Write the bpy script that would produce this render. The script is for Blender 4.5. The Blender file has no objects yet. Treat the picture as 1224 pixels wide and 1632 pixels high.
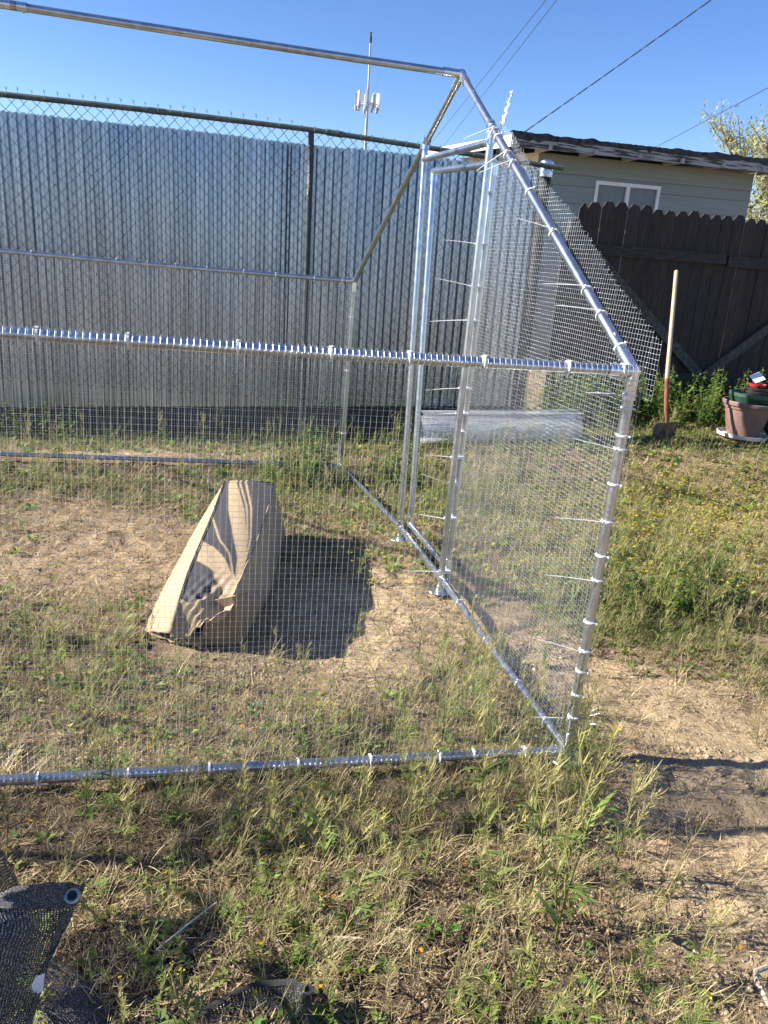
import bpy, math, random
import numpy as np
from mathutils import Vector, Matrix

random.seed(7)
rng = np.random.default_rng(11)
sc = bpy.context.scene
col = sc.collection

# ------------------------------------------------------------------ camera
cam_d = bpy.data.cameras.new('camera')
cam = bpy.data.objects.new('camera', cam_d)
col.objects.link(cam)
cam_d.sensor_fit = 'VERTICAL'
cam_d.sensor_height = 36.0
cam_d.sensor_width = 27.0
cam_d.lens = 27.633
cam_d.clip_start = 0.05
cam_d.clip_end = 1000
_r = Vector((0.97162, -0.21702, 0.09411)); _u = Vector((-0.0193, 0.32378, 0.94594)); _f = Vector((0.23576, 0.92091, -0.3104))
cam.matrix_world = Matrix(((_r.x, _u.x, -_f.x, -1.2692), (_r.y, _u.y, -_f.y, -2.0911), (_r.z, _u.z, -_f.z, 1.5562), (0, 0, 0, 1)))
sc.camera = cam

# ------------------------------------------------------------------ sky, sun, exposure
SUN_EL = math.radians(29)
SUN_AZ = math.radians(172)          # angle of the sun from +x, counter-clockwise
sun_dir = Vector((math.cos(SUN_AZ) * math.cos(SUN_EL), math.sin(SUN_AZ) * math.cos(SUN_EL), math.sin(SUN_EL)))
world = bpy.data.worlds.new('World')
sc.world = world
world.use_nodes = True
wn = world.node_tree.nodes
sky = wn.new('ShaderNodeTexSky')
sky.sky_type = 'NISHITA'
sky.sun_disc = False
sky.sun_elevation = SUN_EL
sky.sun_rotation = math.pi / 2 - SUN_AZ
sky.altitude = 1500
sky.air_density = 1.0
sky.dust_density = 0.0
sky.ozone_density = 3.0
wn['Background'].inputs['Strength'].default_value = 0.072
hsv = wn.new('ShaderNodeHueSaturation'); hsv.inputs['Saturation'].default_value = 1.17; hsv.inputs['Hue'].default_value = .512      # the clear desert blue
world.node_tree.links.new(sky.outputs[0], hsv.inputs['Color']); world.node_tree.links.new(hsv.outputs[0], wn['Background'].inputs[0])
sun_d = bpy.data.lights.new('sun', 'SUN')
sun_d.energy = 5.0
sun_d.angle = math.radians(0.53)
sun_d.color = (1.0, 0.94, 0.84)
sun = bpy.data.objects.new('sun', sun_d)
col.objects.link(sun)
sun.rotation_euler = (-sun_dir).to_track_quat('-Z', 'Y').to_euler()
sun.location = (-20, 5, 15)
sc.view_settings.view_transform = 'Standard'
sc.view_settings.look = 'None'
sc.view_settings.gamma = 1
sc.view_settings.exposure = 1.5
sc.view_settings.use_curve_mapping = False

# ------------------------------------------------------------------ materials
MATS = {}
def nodes_of(name):
    m = bpy.data.materials.new(name)
    m.use_nodes = True
    n = m.node_tree.nodes; l = m.node_tree.links
    b = n['Principled BSDF']
    MATS[name] = m
    return m, n, l, b

def noisy(name, c1, c2, scale=8.0, rough=0.7, metal=0.0, bump=0.0, bscale=None, stretch=(1, 1, 1), detail=5, spec=0.5, r2=None, lo=0.35, hi=0.65):
    m, n, l, b = nodes_of(name)
    tc = n.new('ShaderNodeTexCoord'); mp = n.new('ShaderNodeMapping'); mp.inputs['Scale'].default_value = stretch
    l.new(tc.outputs['Object'], mp.inputs['Vector'])
    t = n.new('ShaderNodeTexNoise'); t.inputs['Scale'].default_value = scale; t.inputs['Detail'].default_value = detail
    l.new(mp.outputs[0], t.inputs['Vector'])
    r = n.new('ShaderNodeValToRGB')
    r.color_ramp.elements[0].position = lo; r.color_ramp.elements[1].position = hi
    r.color_ramp.elements[0].color = (*c1, 1); r.color_ramp.elements[1].color = (*c2, 1)
    l.new(t.outputs['Fac'], r.inputs[0]); l.new(r.outputs[0], b.inputs['Base Color'])
    b.inputs['Roughness'].default_value = rough; b.inputs['Metallic'].default_value = metal
    b.inputs['Specular IOR Level'].default_value = spec
    if r2 is not None:
        mr = n.new('ShaderNodeMapRange'); mr.inputs['To Min'].default_value = rough; mr.inputs['To Max'].default_value = r2
        l.new(t.outputs['Fac'], mr.inputs['Value']); l.new(mr.outputs[0], b.inputs['Roughness'])
    if bump:
        t2 = n.new('ShaderNodeTexNoise'); t2.inputs['Scale'].default_value = bscale or scale * 3; t2.inputs['Detail'].default_value = 6
        l.new(mp.outputs[0], t2.inputs['Vector'])
        bp = n.new('ShaderNodeBump'); bp.inputs['Strength'].default_value = bump; bp.inputs['Distance'].default_value = 0.01
        l.new(t2.outputs['Fac'], bp.inputs['Height']); l.new(bp.outputs[0], b.inputs['Normal'])
    return m

noisy('galv', (.42, .46, .50), (.56, .59, .62), 25, .24, .95, r2=.34)
noisy('wire', (.50, .52, .54), (.66, .68, .70), 40, .36, .8)
noisy('wire_new', (.72, .75, .78), (.84, .86, .88), 40, .4, .4)
noisy('fit', (.60, .64, .68), (.80, .83, .86), 30, .22, .95, .05, 90)
noisy('zip', (.60, .61, .61), (.70, .70, .69), 30, .45)
noisy('clear', (.72, .75, .78), (.88, .90, .92), 30, .15)
noisy('rail_paint', (.055, .075, .068), (.10, .12, .105), 12, .5, .25)
noisy('post_paint', (.028, .04, .055), (.06, .07, .08), 9, .55, .1)
noisy('chain', (.02, .024, .028), (.055, .06, .062), 5, .55, .2)  # galvanized wire, its backlit darkness put into the base colour
noisy('sheet', (.31, .37, .45), (.52, .58, .66), 3.0, .2, .97, .03, 5, (11, 1, .22), r2=.34, lo=.38, hi=.62)
noisy('dark_matte', (.028, .034, .03), (.075, .075, .06), 9, .8, 0, .4, 40, (.4, 1, 6))
noisy('picket', (.009, .007, .006), (.042, .029, .021), 10, .75, 0, .5, 40, (9, 9, .6))
noisy('picket2', (.014, .009, .007), (.058, .037, .026), 10, .75, 0, .5, 40, (9, 9, .6))
noisy('fence_rail', (.014, .011, .010), (.05, .04, .034), 9, .75, 0, .5, 40, (.7, 9, 9))
noisy('brace', (.035, .03, .028), (.09, .078, .07), 9, .75, 0, .4, 40, (3, 3, 3))
noisy('siding', (.225, .262, .242), (.26, .297, .274), 3, .6, 0, .08, 30, (.3, 1, 8))
noisy('cream', (.62, .57, .47), (.72, .67, .56), 6, .6, 0, .1)
noisy('soffit', (.30, .31, .28), (.42, .41, .36), 6, .7)
noisy('roofing', (.018, .018, .02), (.075, .07, .068), 14, .9, 0, .6, 30)
noisy('fascia', (.05, .045, .042), (.40, .40, .40), 6, .7, 0, .6, 30, (.5, 1, 9), lo=.44, hi=.56)
noisy('white_frame', (.72, .73, .73), (.82, .82, .81), 9, .4)
noisy('curtain', (.25, .27, .27), (.42, .43, .42), 4, .3, stretch=(2, 1, .5))
noisy('mast', (.30, .31, .31), (.42, .42, .42), 2, .5, .2)
noisy('antenna', (.5, .5, .48), (.6, .6, .58), 4, .45)
noisy('cable', (.012, .012, .014), (.035, .035, .04), 30, .6)
noisy('bark', (.12, .09, .065), (.24, .19, .14), 14, .85, 0, .5, 40, (3, 3, .7))
noisy('ash_wood', (.36, .27, .175), (.50, .39, .26), 14, .6, 0, .15, 60, (6, 6, .5))
noisy('red_steel', (.15, .05, .032), (.26, .085, .05), 16, .6, .1, .2)
noisy('rust', (.085, .055, .035), (.21, .14, .085), 13, .75, .25, .3)
noisy('mauve', (.15, .09, .075), (.21, .125, .105), 7, .6, 0, .1)
noisy('pot_green', (.018, .055, .035), (.035, .085, .055), 9, .5)
noisy('pot_black', (.012, .013, .013), (.035, .036, .036), 12, .45)
noisy('pot_red', (.42, .035, .03), (.55, .06, .045), 12, .45)
noisy('terracotta', (.35, .13, .06), (.48, .20, .10), 12, .7)
noisy('white_dirty', (.50, .48, .43), (.78, .76, .71), 9, .7)
noisy('label_white', (.78, .78, .78), (.84, .84, .84), 9, .5)
noisy('cardboard', (.31, .23, .14), (.38, .285, .18), 5, .8, 0, .12, 30)
noisy('cardboard_in', (.27, .18, .095), (.34, .235, .13), 6, .85, 0, .15, 60, (1, 8, 1))
noisy('brass', (.42, .37, .26), (.6, .54, .40), 30, .3, .9)
noisy('dead_wood', (.24, .20, .15), (.42, .36, .28), 30, .8, 0, .3, 60)
noisy('hem', (.012, .012, .013), (.30, .30, .30), 420, .45, 0, .6, 900, lo=.48, hi=.64)

def glass_mat():
    m, n, l, b = nodes_of('pane')
    b.inputs['Base Color'].default_value = (.23, .25, .26, 1); b.inputs['Roughness'].default_value = .06
    b.inputs['Alpha'].default_value = .45
glass_mat()

def veg_mat(name, trans=.35, rough=.6):
    m, n, l, b = nodes_of(name)
    a = n.new('ShaderNodeAttribute'); a.attribute_name = 'Col'
    l.new(a.outputs['Color'], b.inputs['Base Color'])
    b.inputs['Roughness'].default_value = rough; b.inputs['Specular IOR Level'].default_value = .3
    if trans:
        tr = n.new('ShaderNodeBsdfTranslucent'); mx = n.new('ShaderNodeMixShader'); mx.inputs[0].default_value = trans
        l.new(a.outputs['Color'], tr.inputs['Color'])
        l.new(b.outputs[0], mx.inputs[1]); l.new(tr.outputs[0], mx.inputs[2]); l.new(mx.outputs[0], n['Material Output'].inputs[0])
    return m
veg_mat('veg', .38)
veg_mat('dry', .15, .75)
veg_mat('crumb', 0, .95)
veg_mat('printed', 0, .7)

def soil_mat():
    m, n, l, b = nodes_of('soil')
    a = n.new('ShaderNodeAttribute'); a.attribute_name = 'Col'
    tc = n.new('ShaderNodeTexCoord')
    t = n.new('ShaderNodeTexNoise'); t.inputs['Scale'].default_value = 42; t.inputs['Detail'].default_value = 8; t.inputs['Roughness'].default_value = .7
    l.new(tc.outputs['Object'], t.inputs['Vector'])
    r = n.new('ShaderNodeValToRGB'); r.color_ramp.elements[0].position = .3; r.color_ramp.elements[1].position = .72
    r.color_ramp.elements[0].color = (.42, .40, .38, 1); r.color_ramp.elements[1].color = (1.25, 1.22, 1.18, 1)
    l.new(t.outputs['Fac'], r.inputs[0])
    mx = n.new('ShaderNodeMix'); mx.data_type = 'RGBA'; mx.blend_type = 'MULTIPLY'; mx.inputs[0].default_value = .85
    l.new(a.outputs['Color'], mx.inputs[6]); l.new(r.outputs[0], mx.inputs[7]); l.new(mx.outputs[2], b.inputs['Base Color'])
    b.inputs['Roughness'].default_value = .95; b.inputs['Specular IOR Level'].default_value = .1
    t2 = n.new('ShaderNodeTexNoise'); t2.inputs['Scale'].default_value = 75; t2.inputs['Detail'].default_value = 9; t2.inputs['Roughness'].default_value = .75
    l.new(tc.outputs['Object'], t2.inputs['Vector'])
    bp = n.new('ShaderNodeBump'); bp.inputs['Strength'].default_value = .9; bp.inputs['Distance'].default_value = .015
    l.new(t2.outputs['Fac'], bp.inputs['Height']); l.new(bp.outputs[0], b.inputs['Normal'])
soil_mat()

def net_mat(name='shade_net', glint=.42):
    # black knitted shade cloth: glossy threads in ladders, glints painted on as pale specks, small holes between them, laid out in the cloth's own UV
    m, n, l, b = nodes_of(name)
    uv = n.new('ShaderNodeUVMap'); sp = n.new('ShaderNodeSeparateXYZ'); l.new(uv.outputs[0], sp.inputs[0])
    def wave(sock, freq, thr):
        mu = n.new('ShaderNodeMath'); mu.operation = 'MULTIPLY'; mu.inputs[1].default_value = freq; l.new(sock, mu.inputs[0])
        fr = n.new('ShaderNodeMath'); fr.operation = 'FRACT'; l.new(mu.outputs[0], fr.inputs[0])
        lt = n.new('ShaderNodeMath'); lt.operation = 'LESS_THAN'; lt.inputs[1].default_value = thr; l.new(fr.outputs[0], lt.inputs[0])
        return lt.outputs[0]
    a = wave(sp.outputs[0], 1 / .0075, .62); c = wave(sp.outputs[1], 1 / .0038, .5)
    mxx = n.new('ShaderNodeMath'); mxx.operation = 'MAXIMUM'; l.new(a, mxx.inputs[0]); l.new(c, mxx.inputs[1])
    l.new(mxx.outputs[0], b.inputs['Alpha'])
    t = n.new('ShaderNodeTexNoise'); t.inputs['Scale'].default_value = 420; t.inputs['Detail'].default_value = 3
    tc = n.new('ShaderNodeTexCoord'); l.new(tc.outputs['Object'], t.inputs['Vector'])
    r = n.new('ShaderNodeValToRGB'); r.color_ramp.elements[0].position = .48; r.color_ramp.elements[1].position = .58
    r.color_ramp.elements[0].color = (0, 0, 0, 1); r.color_ramp.elements[1].color = (1, 1, 1, 1)
    l.new(t.outputs['Fac'], r.inputs[0])
    row = wave(sp.outputs[0], 1 / .0075, .30)
    m1 = n.new('ShaderNodeMath'); m1.operation = 'MULTIPLY'; l.new(row, m1.inputs[0]); l.new(r.outputs[0], m1.inputs[1])
    mxc = n.new('ShaderNodeMix'); mxc.data_type = 'RGBA'; l.new(m1.outputs[0], mxc.inputs[0]); mxc.inputs[6].default_value = (.008, .008, .009, 1); mxc.inputs[7].default_value = (glint, glint, glint, 1)
    l.new(mxc.outputs[2], b.inputs['Base Color'])
    b.inputs['Roughness'].default_value = .38
    bp = n.new('ShaderNodeBump'); bp.inputs['Strength'].default_value = .8; bp.inputs['Distance'].default_value = .003
    l.new(t.outputs['Fac'], bp.inputs['Height']); l.new(bp.outputs[0], b.inputs['Normal'])
net_mat()
net_mat('shade_net_shaded', .05)  # same cloth with its glints painted down, as if lying in shade
noisy('hem_shaded', (.010, .010, .011), (.04, .04, .04), 420, .6, 0, .5, 900)  # same hem, darkened in colour to look shaded
M = MATS

# ------------------------------------------------------------------ mesh helpers
ORIG = {}
def V3(a): return Vector(a)

class MB:
    def __init__(s): s.v = []; s.f = []
    def quad(s, a, b, c, d):
        k = len(s.v); s.v += [tuple(a), tuple(b), tuple(c), tuple(d)]; s.f.append((k, k + 1, k + 2, k + 3)); return s
    def poly(s, pts):
        k = len(s.v); s.v += [tuple(q) for q in pts]; s.f.append(tuple(range(k, k + len(pts)))); return s
    def box(s, c, size, R=None):
        k = len(s.v); h = [q / 2 for q in size]; c = Vector(c)
        for x in (-1, 1):
            for y in (-1, 1):
                for z in (-1, 1):
                    q = Vector((x * h[0], y * h[1], z * h[2]))
                    s.v.append(tuple(c + (R @ q if R else q)))
        s.f += [tuple(k + i for i in q) for q in ((0, 1, 3, 2), (4, 6, 7, 5), (0, 4, 5, 1), (2, 3, 7, 6), (0, 2, 6, 4), (1, 5, 7, 3))]
        return s
    def beam(s, a, b, w, h, up=(0, 0, 1)):
        a = Vector(a); b = Vector(b); d = (b - a); L = d.length; d.normalize()
        x = d.cross(Vector(up)).normalized(); z = x.cross(d)
        R = Matrix((x, d, z)).transposed()
        return s.box((a + b) / 2, (w, L, h), R)
    def prism(s, poly, depth):            # poly: list of 3D points, extruded by the vector depth
        k = len(s.v); n = len(poly); d = Vector(depth)
        s.v += [tuple(Vector(q)) for q in poly] + [tuple(Vector(q) + d) for q in poly]
        s.f.append(tuple(range(k + n - 1, k - 1, -1))); s.f.append(tuple(range(k + n, k + 2 * n)))
        for i in range(n):
            j = (i + 1) % n; s.f.append((k + i, k + j, k + n + j, k + n + i))
        return s
    def tube(s, pts, r, n=10, cap=True, ref=None):
        pts = [Vector(q) for q in pts]; m = len(pts)
        rs = r if isinstance(r, (list, tuple)) else [r] * m
        k0 = len(s.v); prev = None
        for i, q in enumerate(pts):
            t = (pts[min(i + 1, m - 1)] - pts[max(i - 1, 0)]).normalized()
            if prev is None:
                a = Vector(ref) if ref else (Vector((0, 0, 1)) if abs(t.z) < .9 else Vector((1, 0, 0)))
                x = t.cross(a).normalized()
            else:
                x = (prev - t * prev.dot(t)).normalized()
            prev = x; y = t.cross(x)
            for j in range(n):
                an = 2 * math.pi * j / n
                s.v.append(tuple(q + (x * math.cos(an) + y * math.sin(an)) * rs[i]))
        for i in range(m - 1):
            for j in range(n):
                a = k0 + i * n + j; b = k0 + i * n + (j + 1) % n
                s.f.append((a, b, b + n, a + n))
        if cap:
            s.f.append(tuple(k0 + j for j in range(n - 1, -1, -1))); s.f.append(tuple(k0 + (m - 1) * n + j for j in range(n)))
        return s
    def lathe(s, c, prof, n=28):          # prof: [(r, z)], closed by the caller's profile
        k0 = len(s.v); c = Vector(c)
        for (r, z) in prof:
            for j in range(n):
                an = 2 * math.pi * j / n
                s.v.append((c.x + r * math.cos(an), c.y + r * math.sin(an), c.z + z))
        for i in range(len(prof) - 1):
            for j in range(n):
                a = k0 + i * n + j; b = k0 + i * n + (j + 1) % n
                s.f.append((a, b, b + n, a + n))
        return s
    def ribbon(s, pts, w, nrm):
        pts = [Vector(q) for q in pts]; nn = Vector(nrm); m = len(pts)
        ws = w if isinstance(w, (list, tuple)) else [w] * m
        k = len(s.v)
        for i, q in enumerate(pts):
            t = (pts[min(i + 1, m - 1)] - pts[max(i - 1, 0)]).normalized(); x = t.cross(nn).normalized() * ws[i] / 2
            s.v += [tuple(q - x), tuple(q + x)]
        for i in range(m - 1): s.f.append((k + 2 * i, k + 2 * i + 1, k + 2 * i + 3, k + 2 * i + 2))
        return s
    def grid(s, rows):
        k = len(s.v); n = len(rows[0])
        for r in rows: s.v += [tuple(q) for q in r]
        for i in range(len(rows) - 1):
            for j in range(n - 1): s.f.append((k + i * n + j, k + i * n + j + 1, k + (i + 1) * n + j + 1, k + (i + 1) * n + j))
        return s
    def build(s, name, mat, parent=None, smooth=False, angle=40):
        o3 = ORIG.get(parent.name, Vector((0, 0, 0))) if parent else Vector((0, 0, 0))
        me = bpy.data.meshes.new(name)
        me.from_pydata([(x - o3.x, y - o3.y, z - o3.z) for x, y, z in s.v], [], s.f)
        me.materials.append(M[mat])
        if smooth:
            me.polygons.foreach_set('use_smooth', [True] * len(me.polygons)); me.set_sharp_from_angle(angle=math.radians(angle))
        o = bpy.data.objects.new(name, me); col.objects.link(o)
        if parent:
            o.parent = parent; ORIG[o.name] = o3
        return o

def thing(name, label, cat, loc=(0, 0, 0), group=None):
    o = bpy.data.objects.new(name, None); col.objects.link(o)
    o.location = loc; o.empty_display_size = .1
    ORIG[o.name] = Vector(loc)
    return tag(o, label, cat, group)

def tag(o, label=None, cat=None, group=None, kind=None):
    if label: o['label'] = label
    if cat: o['category'] = cat
    if group: o['group'] = group
    if kind: o['kind'] = kind
    return o

def np_mesh(name, V, Q, C=None, mat='veg', smooth=False):
    V = np.ascontiguousarray(V, np.float32); Q = np.ascontiguousarray(Q, np.int32)
    me = bpy.data.meshes.new(name)
    me.vertices.add(len(V)); me.vertices.foreach_set('co', V.ravel())
    k = Q.shape[1]
    me.loops.add(Q.size); me.loops.foreach_set('vertex_index', Q.ravel())
    me.polygons.add(len(Q)); me.polygons.foreach_set('loop_start', np.arange(0, Q.size, k, dtype=np.int32))
    if C is not None:
        at = me.color_attributes.new('Col', 'FLOAT_COLOR', 'POINT')
        c4 = np.ones((len(V), 4), np.float32); c4[:, :3] = C
        at.data.foreach_set('color', c4.ravel())
    me.materials.append(M[mat])
    me.update(calc_edges=True)
    if smooth: me.polygons.foreach_set('use_smooth', np.ones(len(Q), bool))
    return me

def np_obj(name, me, parent=None):
    o = bpy.data.objects.new(name, me); col.objects.link(o)
    if parent: o.parent = parent; ORIG[o.name] = ORIG.get(parent.name, Vector((0, 0, 0)))
    return o

# ------------------------------------------------------------------ noise and the lie of the land
def vn(x, y, seed=0):
    x = np.asarray(x, float); y = np.asarray(y, float)
    xi = np.floor(x).astype(np.int64); yi = np.floor(y).astype(np.int64); fx = x - xi; fy = y - yi
    fx = fx * fx * (3 - 2 * fx); fy = fy * fy * (3 - 2 * fy)
    def h(a, b):
        n = (a * 374761393 + b * 668265263 + seed * 982451653) & 0xffffffff
        n = ((n ^ (n >> 13)) * 1274126177) & 0xffffffff
        return ((n ^ (n >> 16)) & 0xffff) / 65535.0
    return (h(xi, yi) * (1 - fx) + h(xi + 1, yi) * fx) * (1 - fy) + (h(xi, yi + 1) * (1 - fx) + h(xi + 1, yi + 1) * fx) * fy
def fbm(x, y, f, seed=0, o=4):
    t = 0; a = .5
    for i in range(o): t = t + a * vn(x * f + 17.3 * i, y * f - 9.1 * i, seed + i); a *= .5; f *= 2.03
    return t - .47
def S(t, a, b):
    t = np.clip((t - a) / (b - a), 0, 1); return t * t * (3 - 2 * t)
def gauss(x, y, cx, cy, sx, sy): return np.exp(-((x - cx) / sx) ** 2 - ((y - cy) / sy) ** 2)
def lay(x, y):
    return (-.045 + S(y, 2.2, 4.2) * np.clip(.055 * (x + .75), 0, .30) + S(y, 3.5, 4.8) * np.clip(.055 * (x + .75), -.12, 0) + .05 * gauss(x, y, 1.4, 4.25, .9, .3) + .06 * gauss(x, y, -.1, 1.7, .35, .7)
            - .055 * gauss(x, y, .45, -.30, .40, .17) + .02 * gauss(x, y, .45, -.05, .5, .12) + .015 * gauss(x, y, .5, -.6, .4, .15))
def gz(x, y):
    x = np.asarray(x, float); y = np.asarray(y, float)
    near = 1 - S(np.hypot(x, y), 12, 25)
    return lay(x, y) + near * (.05 * fbm(x, y, 1.7, 3) + .042 * fbm(x, y, 7, 5) + .018 * fbm(x, y, 24, 8, 3))
def gz1(x, y): return float(gz(np.array([x]), np.array([y]))[0])

# regional cover: how sandy, how dry, how green
def sandy(x, y):
    s = 1.2 * gauss(x, y, .58, .2, .5, .75) + .8 * gauss(x, y, .32, 1.0, .28, .6) + .55 * gauss(x, y, -.7, 1.2, .6, .9) + 1.0 * gauss(x, y, .38, -.62, .42, .6) + .9 * gauss(x, y, .55, -.75, .4, .5) + .6 * gauss(x, y, -2.0, 1.9, .8, .8) + .7 * gauss(x, y, -.45, 1.1, .45, .5) + .8 * gauss(x, y, -1.9, 4.0, .9, .3) + .35 * gauss(x, y, .7, 2.2, .5, .5) + .5 * gauss(x, y, 2.2, 2.6, .8, .5)
    return np.clip(s + .5 * fbm(x, y, 1.4, 31), 0, 1)
def green(x, y):
    g = .30 + .9 * gauss(x, y, .75, 1.1, .5, .5) + .6 * gauss(x, y, 1.6, 1.9, .9, .8) + .9 * gauss(x, y, -.45, 3.3, .55, .4) + .5 * gauss(x, y, 0, 0, .35, .4) + .55 * gauss(x, y, -2.3, 3.2, .5, .3) + .9 * S(y, 3.7, 4.3) + .35 * gauss(x, y, 2.5, 3.2, 2, .9) + .5 * gauss(x, y, .45, 3.0, .5, .7) + .3 * gauss(x, y, -.5, .3, .5, .35)
    return np.clip(g - .6 * sandy(x, y) + .9 * fbm(x, y, 1.9, 41), 0, 1)

# ------------------------------------------------------------------ ground
def axis(a, b, fa, fb, fine):
    core = np.arange(fa, fb, fine); g = [core]
    lo = [fa]; st = fine
    while lo[-1] > a: st *= 1.22; lo.append(lo[-1] - st)
    hi = [core[-1]]; st = fine
    while hi[-1] < b: st *= 1.22; hi.append(hi[-1] + st)
    return np.concatenate([np.array(lo[:0:-1]), core, np.array(hi[1:])])
ax = axis(-260, 260, -3.4, 5.4, .021); ay = axis(-160, 360, -1.8, 5.2, .021)
GX, GY = np.meshgrid(ax, ay)
gx = GX.ravel(); gy = GY.ravel()
GV = np.stack([gx, gy, gz(gx, gy)], 1)
nx, ny = len(ax), len(ay)
ii = (np.arange(ny - 1)[:, None] * nx + np.arange(nx - 1)[None, :]).ravel()
GQ = np.stack([ii, ii + 1, ii + nx + 1, ii + nx], 1)
sa = sandy(gx, gy)[:, None]; nb = np.clip(.5 + 1.6 * fbm(gx, gy, 3.1, 51), 0, 1)[:, None]; nm = np.clip(.5 + 2 * fbm(gx, gy, 11, 61), 0, 1)[:, None]
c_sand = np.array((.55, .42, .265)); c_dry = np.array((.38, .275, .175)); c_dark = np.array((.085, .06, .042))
nb = np.clip(nb * .6 + .8 * gauss(gx, gy, -.85, -.72, .85, .38)[:, None], 0, 1)  # near-left dark soil, deepened in colour to stand in for shade
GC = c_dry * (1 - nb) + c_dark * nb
GC = GC * (1 - sa) + c_sand * sa
GC = GC * (.8 + .35 * nm)
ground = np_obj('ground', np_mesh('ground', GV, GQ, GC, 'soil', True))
tag(ground, 'sandy brown yard soil with dry litter', kind='structure')

# ------------------------------------------------------------------ corrugated metal wall
LEAN = .033                                   # the yard's uprights all lean this much from the run's own plumb
def wall_y(x): return 4.72 - .12 * (x + 1)
wall = thing('corrugated_wall', 'tall galvanized corrugated metal wall behind the chain-link fence', 'metal wall', (-.6, 4.56, 0))
per = .0667
prof = [(0, 0), (.017, 0), (.027, -.028), (.050, -.028), (.060, 0)]
x0 = -3.28; k = 0
sheets = [(-6.48, 12), (-5.68, 12), (-4.88, 12), (-4.08, 12), (-3.28, 12), (-2.48, 12), (-1.68, 12), (-.88, 12), (-.08, 12), (.72, 12)]
for si, (xs, nr) in enumerate(sheets):
    mb = MB(); top_j = random.uniform(-.012, .012); tilt = random.uniform(-.006, .010); dy = .004 * (si % 2)
    cols = []
    for i in range(nr):
        for (px, py) in prof: cols.append((xs + i * per + px, py))
    cols.append((xs + nr * per + .012, 0))
    hs = np.linspace(0, 1, 9)
    rows = []
    for h in hs:
        row = []
        for j, (x, py) in enumerate(cols):
            zb = max(-.02, .05 + .078 * (x + 2.85)); zt = 2.312 + .004 * (x + 2.668) + top_j + .006 * math.sin(j * 1.7 + si)
            z = zb + (zt - zb) * h
            w = .004 * math.sin(h * 4 + j * .09 + si * 2)
            row.append((x - LEAN * z + .02, wall_y(x) - dy + py + tilt * (h - .5) + w, z))
        rows.append(row)
    mb.grid(rows); o = mb.build('metal_sheet', 'sheet', wall)
for i, xk in enumerate(np.arange(-6.48, 1.5, 1.2)):
    xe = min(xk + 1.196, 1.53); mb = MB()
    zb0 = gz1(xk, wall_y(xk)) - .08; zb1 = gz1(xe, wall_y(xe)) - .08
    for r_ in range(1):
        mb.prism([(xk, wall_y(xk) + .03, zb0), (xe, wall_y(xe) + .03, zb1), (xe, wall_y(xe) + .03, max(.03, .10 + .078 * (xe + 2.85))), (xk, wall_y(xk) + .03, max(.03, .10 + .078 * (xk + 2.85)))], (0, .04, 0))
    mb.build('base_strip', 'dark_matte', wall)  # dark strip showing below the sheets
for xk in (-6.4, -3.5, -.56, 1.48):
    mb = MB(); mb.beam((xk, wall_y(xk) + .09, gz1(xk, 4.6) - .1), (xk - LEAN * 2.2, wall_y(xk) + .09, 2.2), .07, .07, (0, 1, 0)); mb.build('wall_post', 'fence_rail', wall)
mb = MB(); mb.beam((-.545, wall_y(-.5) - .029, .36), (-.545 - LEAN * 1.93, wall_y(-.5) - .029, 2.29), .012, .006, (0, 1, 0)); mb.build('seam_strip', 'post_paint', wall)

# ------------------------------------------------------------------ chain-link fence
def cl_y(x): return 4.58 - .11 * (x + 1)
clf = thing('chain_link_fence', 'dark chain-link fence with green-grey top rail before the corrugated wall', 'fence', (-.42, 4.33, 0))
rail_pts = [(-6.4, 2.36), (-3.35, 2.385), (-2.694, 2.394), (-1.591, 2.406), (-.444, 2.404), (.449, 2.376), (1.56, 2.342)]
def rail_z(x): return float(np.interp(x, [q[0] for q in rail_pts], [q[1] for q in rail_pts]))
mb = MB(); mb.tube([(x, cl_y(x), z) for x, z in rail_pts[:4] + [(-1.0, 2.405)]], .0205, 12); mb.build('top_rail', 'rail_paint', clf, True)
mb = MB(); mb.tube([(-1.0, cl_y(-1), 2.405)] + [(x, cl_y(x), z) for x, z in rail_pts[4:]], .0195, 12); mb.build('top_rail', 'rail_paint', clf, True)
for xk in (-1.591, -.26):
    mb = MB(); z = rail_z(xk); mb.tube([(xk - .06, cl_y(xk - .06), rail_z(xk - .06)), (xk + .06, cl_y(xk + .06), rail_z(xk + .06))], .0235, 12); mb.build('rail_sleeve', 'rail_paint', clf, True)
for xb, xt, r_ in ((-6.3, -6.37, .024), (-3.2, -3.27, .024), (-.368, -.444, .024)):
    mb = MB(); mb.tube([(xb, cl_y(xb) + .03, gz1(xb, 4.34) - .1), (xt, cl_y(xt) + .03, rail_z(xt) - .012)], r_, 14); mb.build('line_post', 'post_paint', clf, True)
mb = MB(); xb, xt = 1.715, 1.445
mb.tube([(1.52, cl_y(1.5) + .07, gz1(1.6, 4.34) - .1), (1.455, cl_y(1.45) + .07, 2.30)], .046, 16); ep = mb.build('end_post', 'fence_rail', clf, True)
mb = MB(); mb.lathe((1.452, cl_y(1.45) + .07, 2.30), [(.057, -.03), (.058, .05), (.054, .085), (.03, .10), (.0, .102)], 20); mb.build('post_cap', 'galv', ep, True)
mb = MB()
for i in range(16):
    z = 2.30 - i * .022 + random.uniform(-.005, .005); x = -.444 + (2.40 - z) * LEAN - .018
    mb.poly([(x - .003, cl_y(x) + .0078, z), (x + random.uniform(.004, .016), cl_y(x) + .0045, z - .004), (x + random.uniform(.003, .012), cl_y(x) + .0045, z - random.uniform(.018, .03)), (x - .002, cl_y(x) + .0078, z - .02)])
mb.build('dripped_stain', 'white_dirty', clf)
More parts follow.
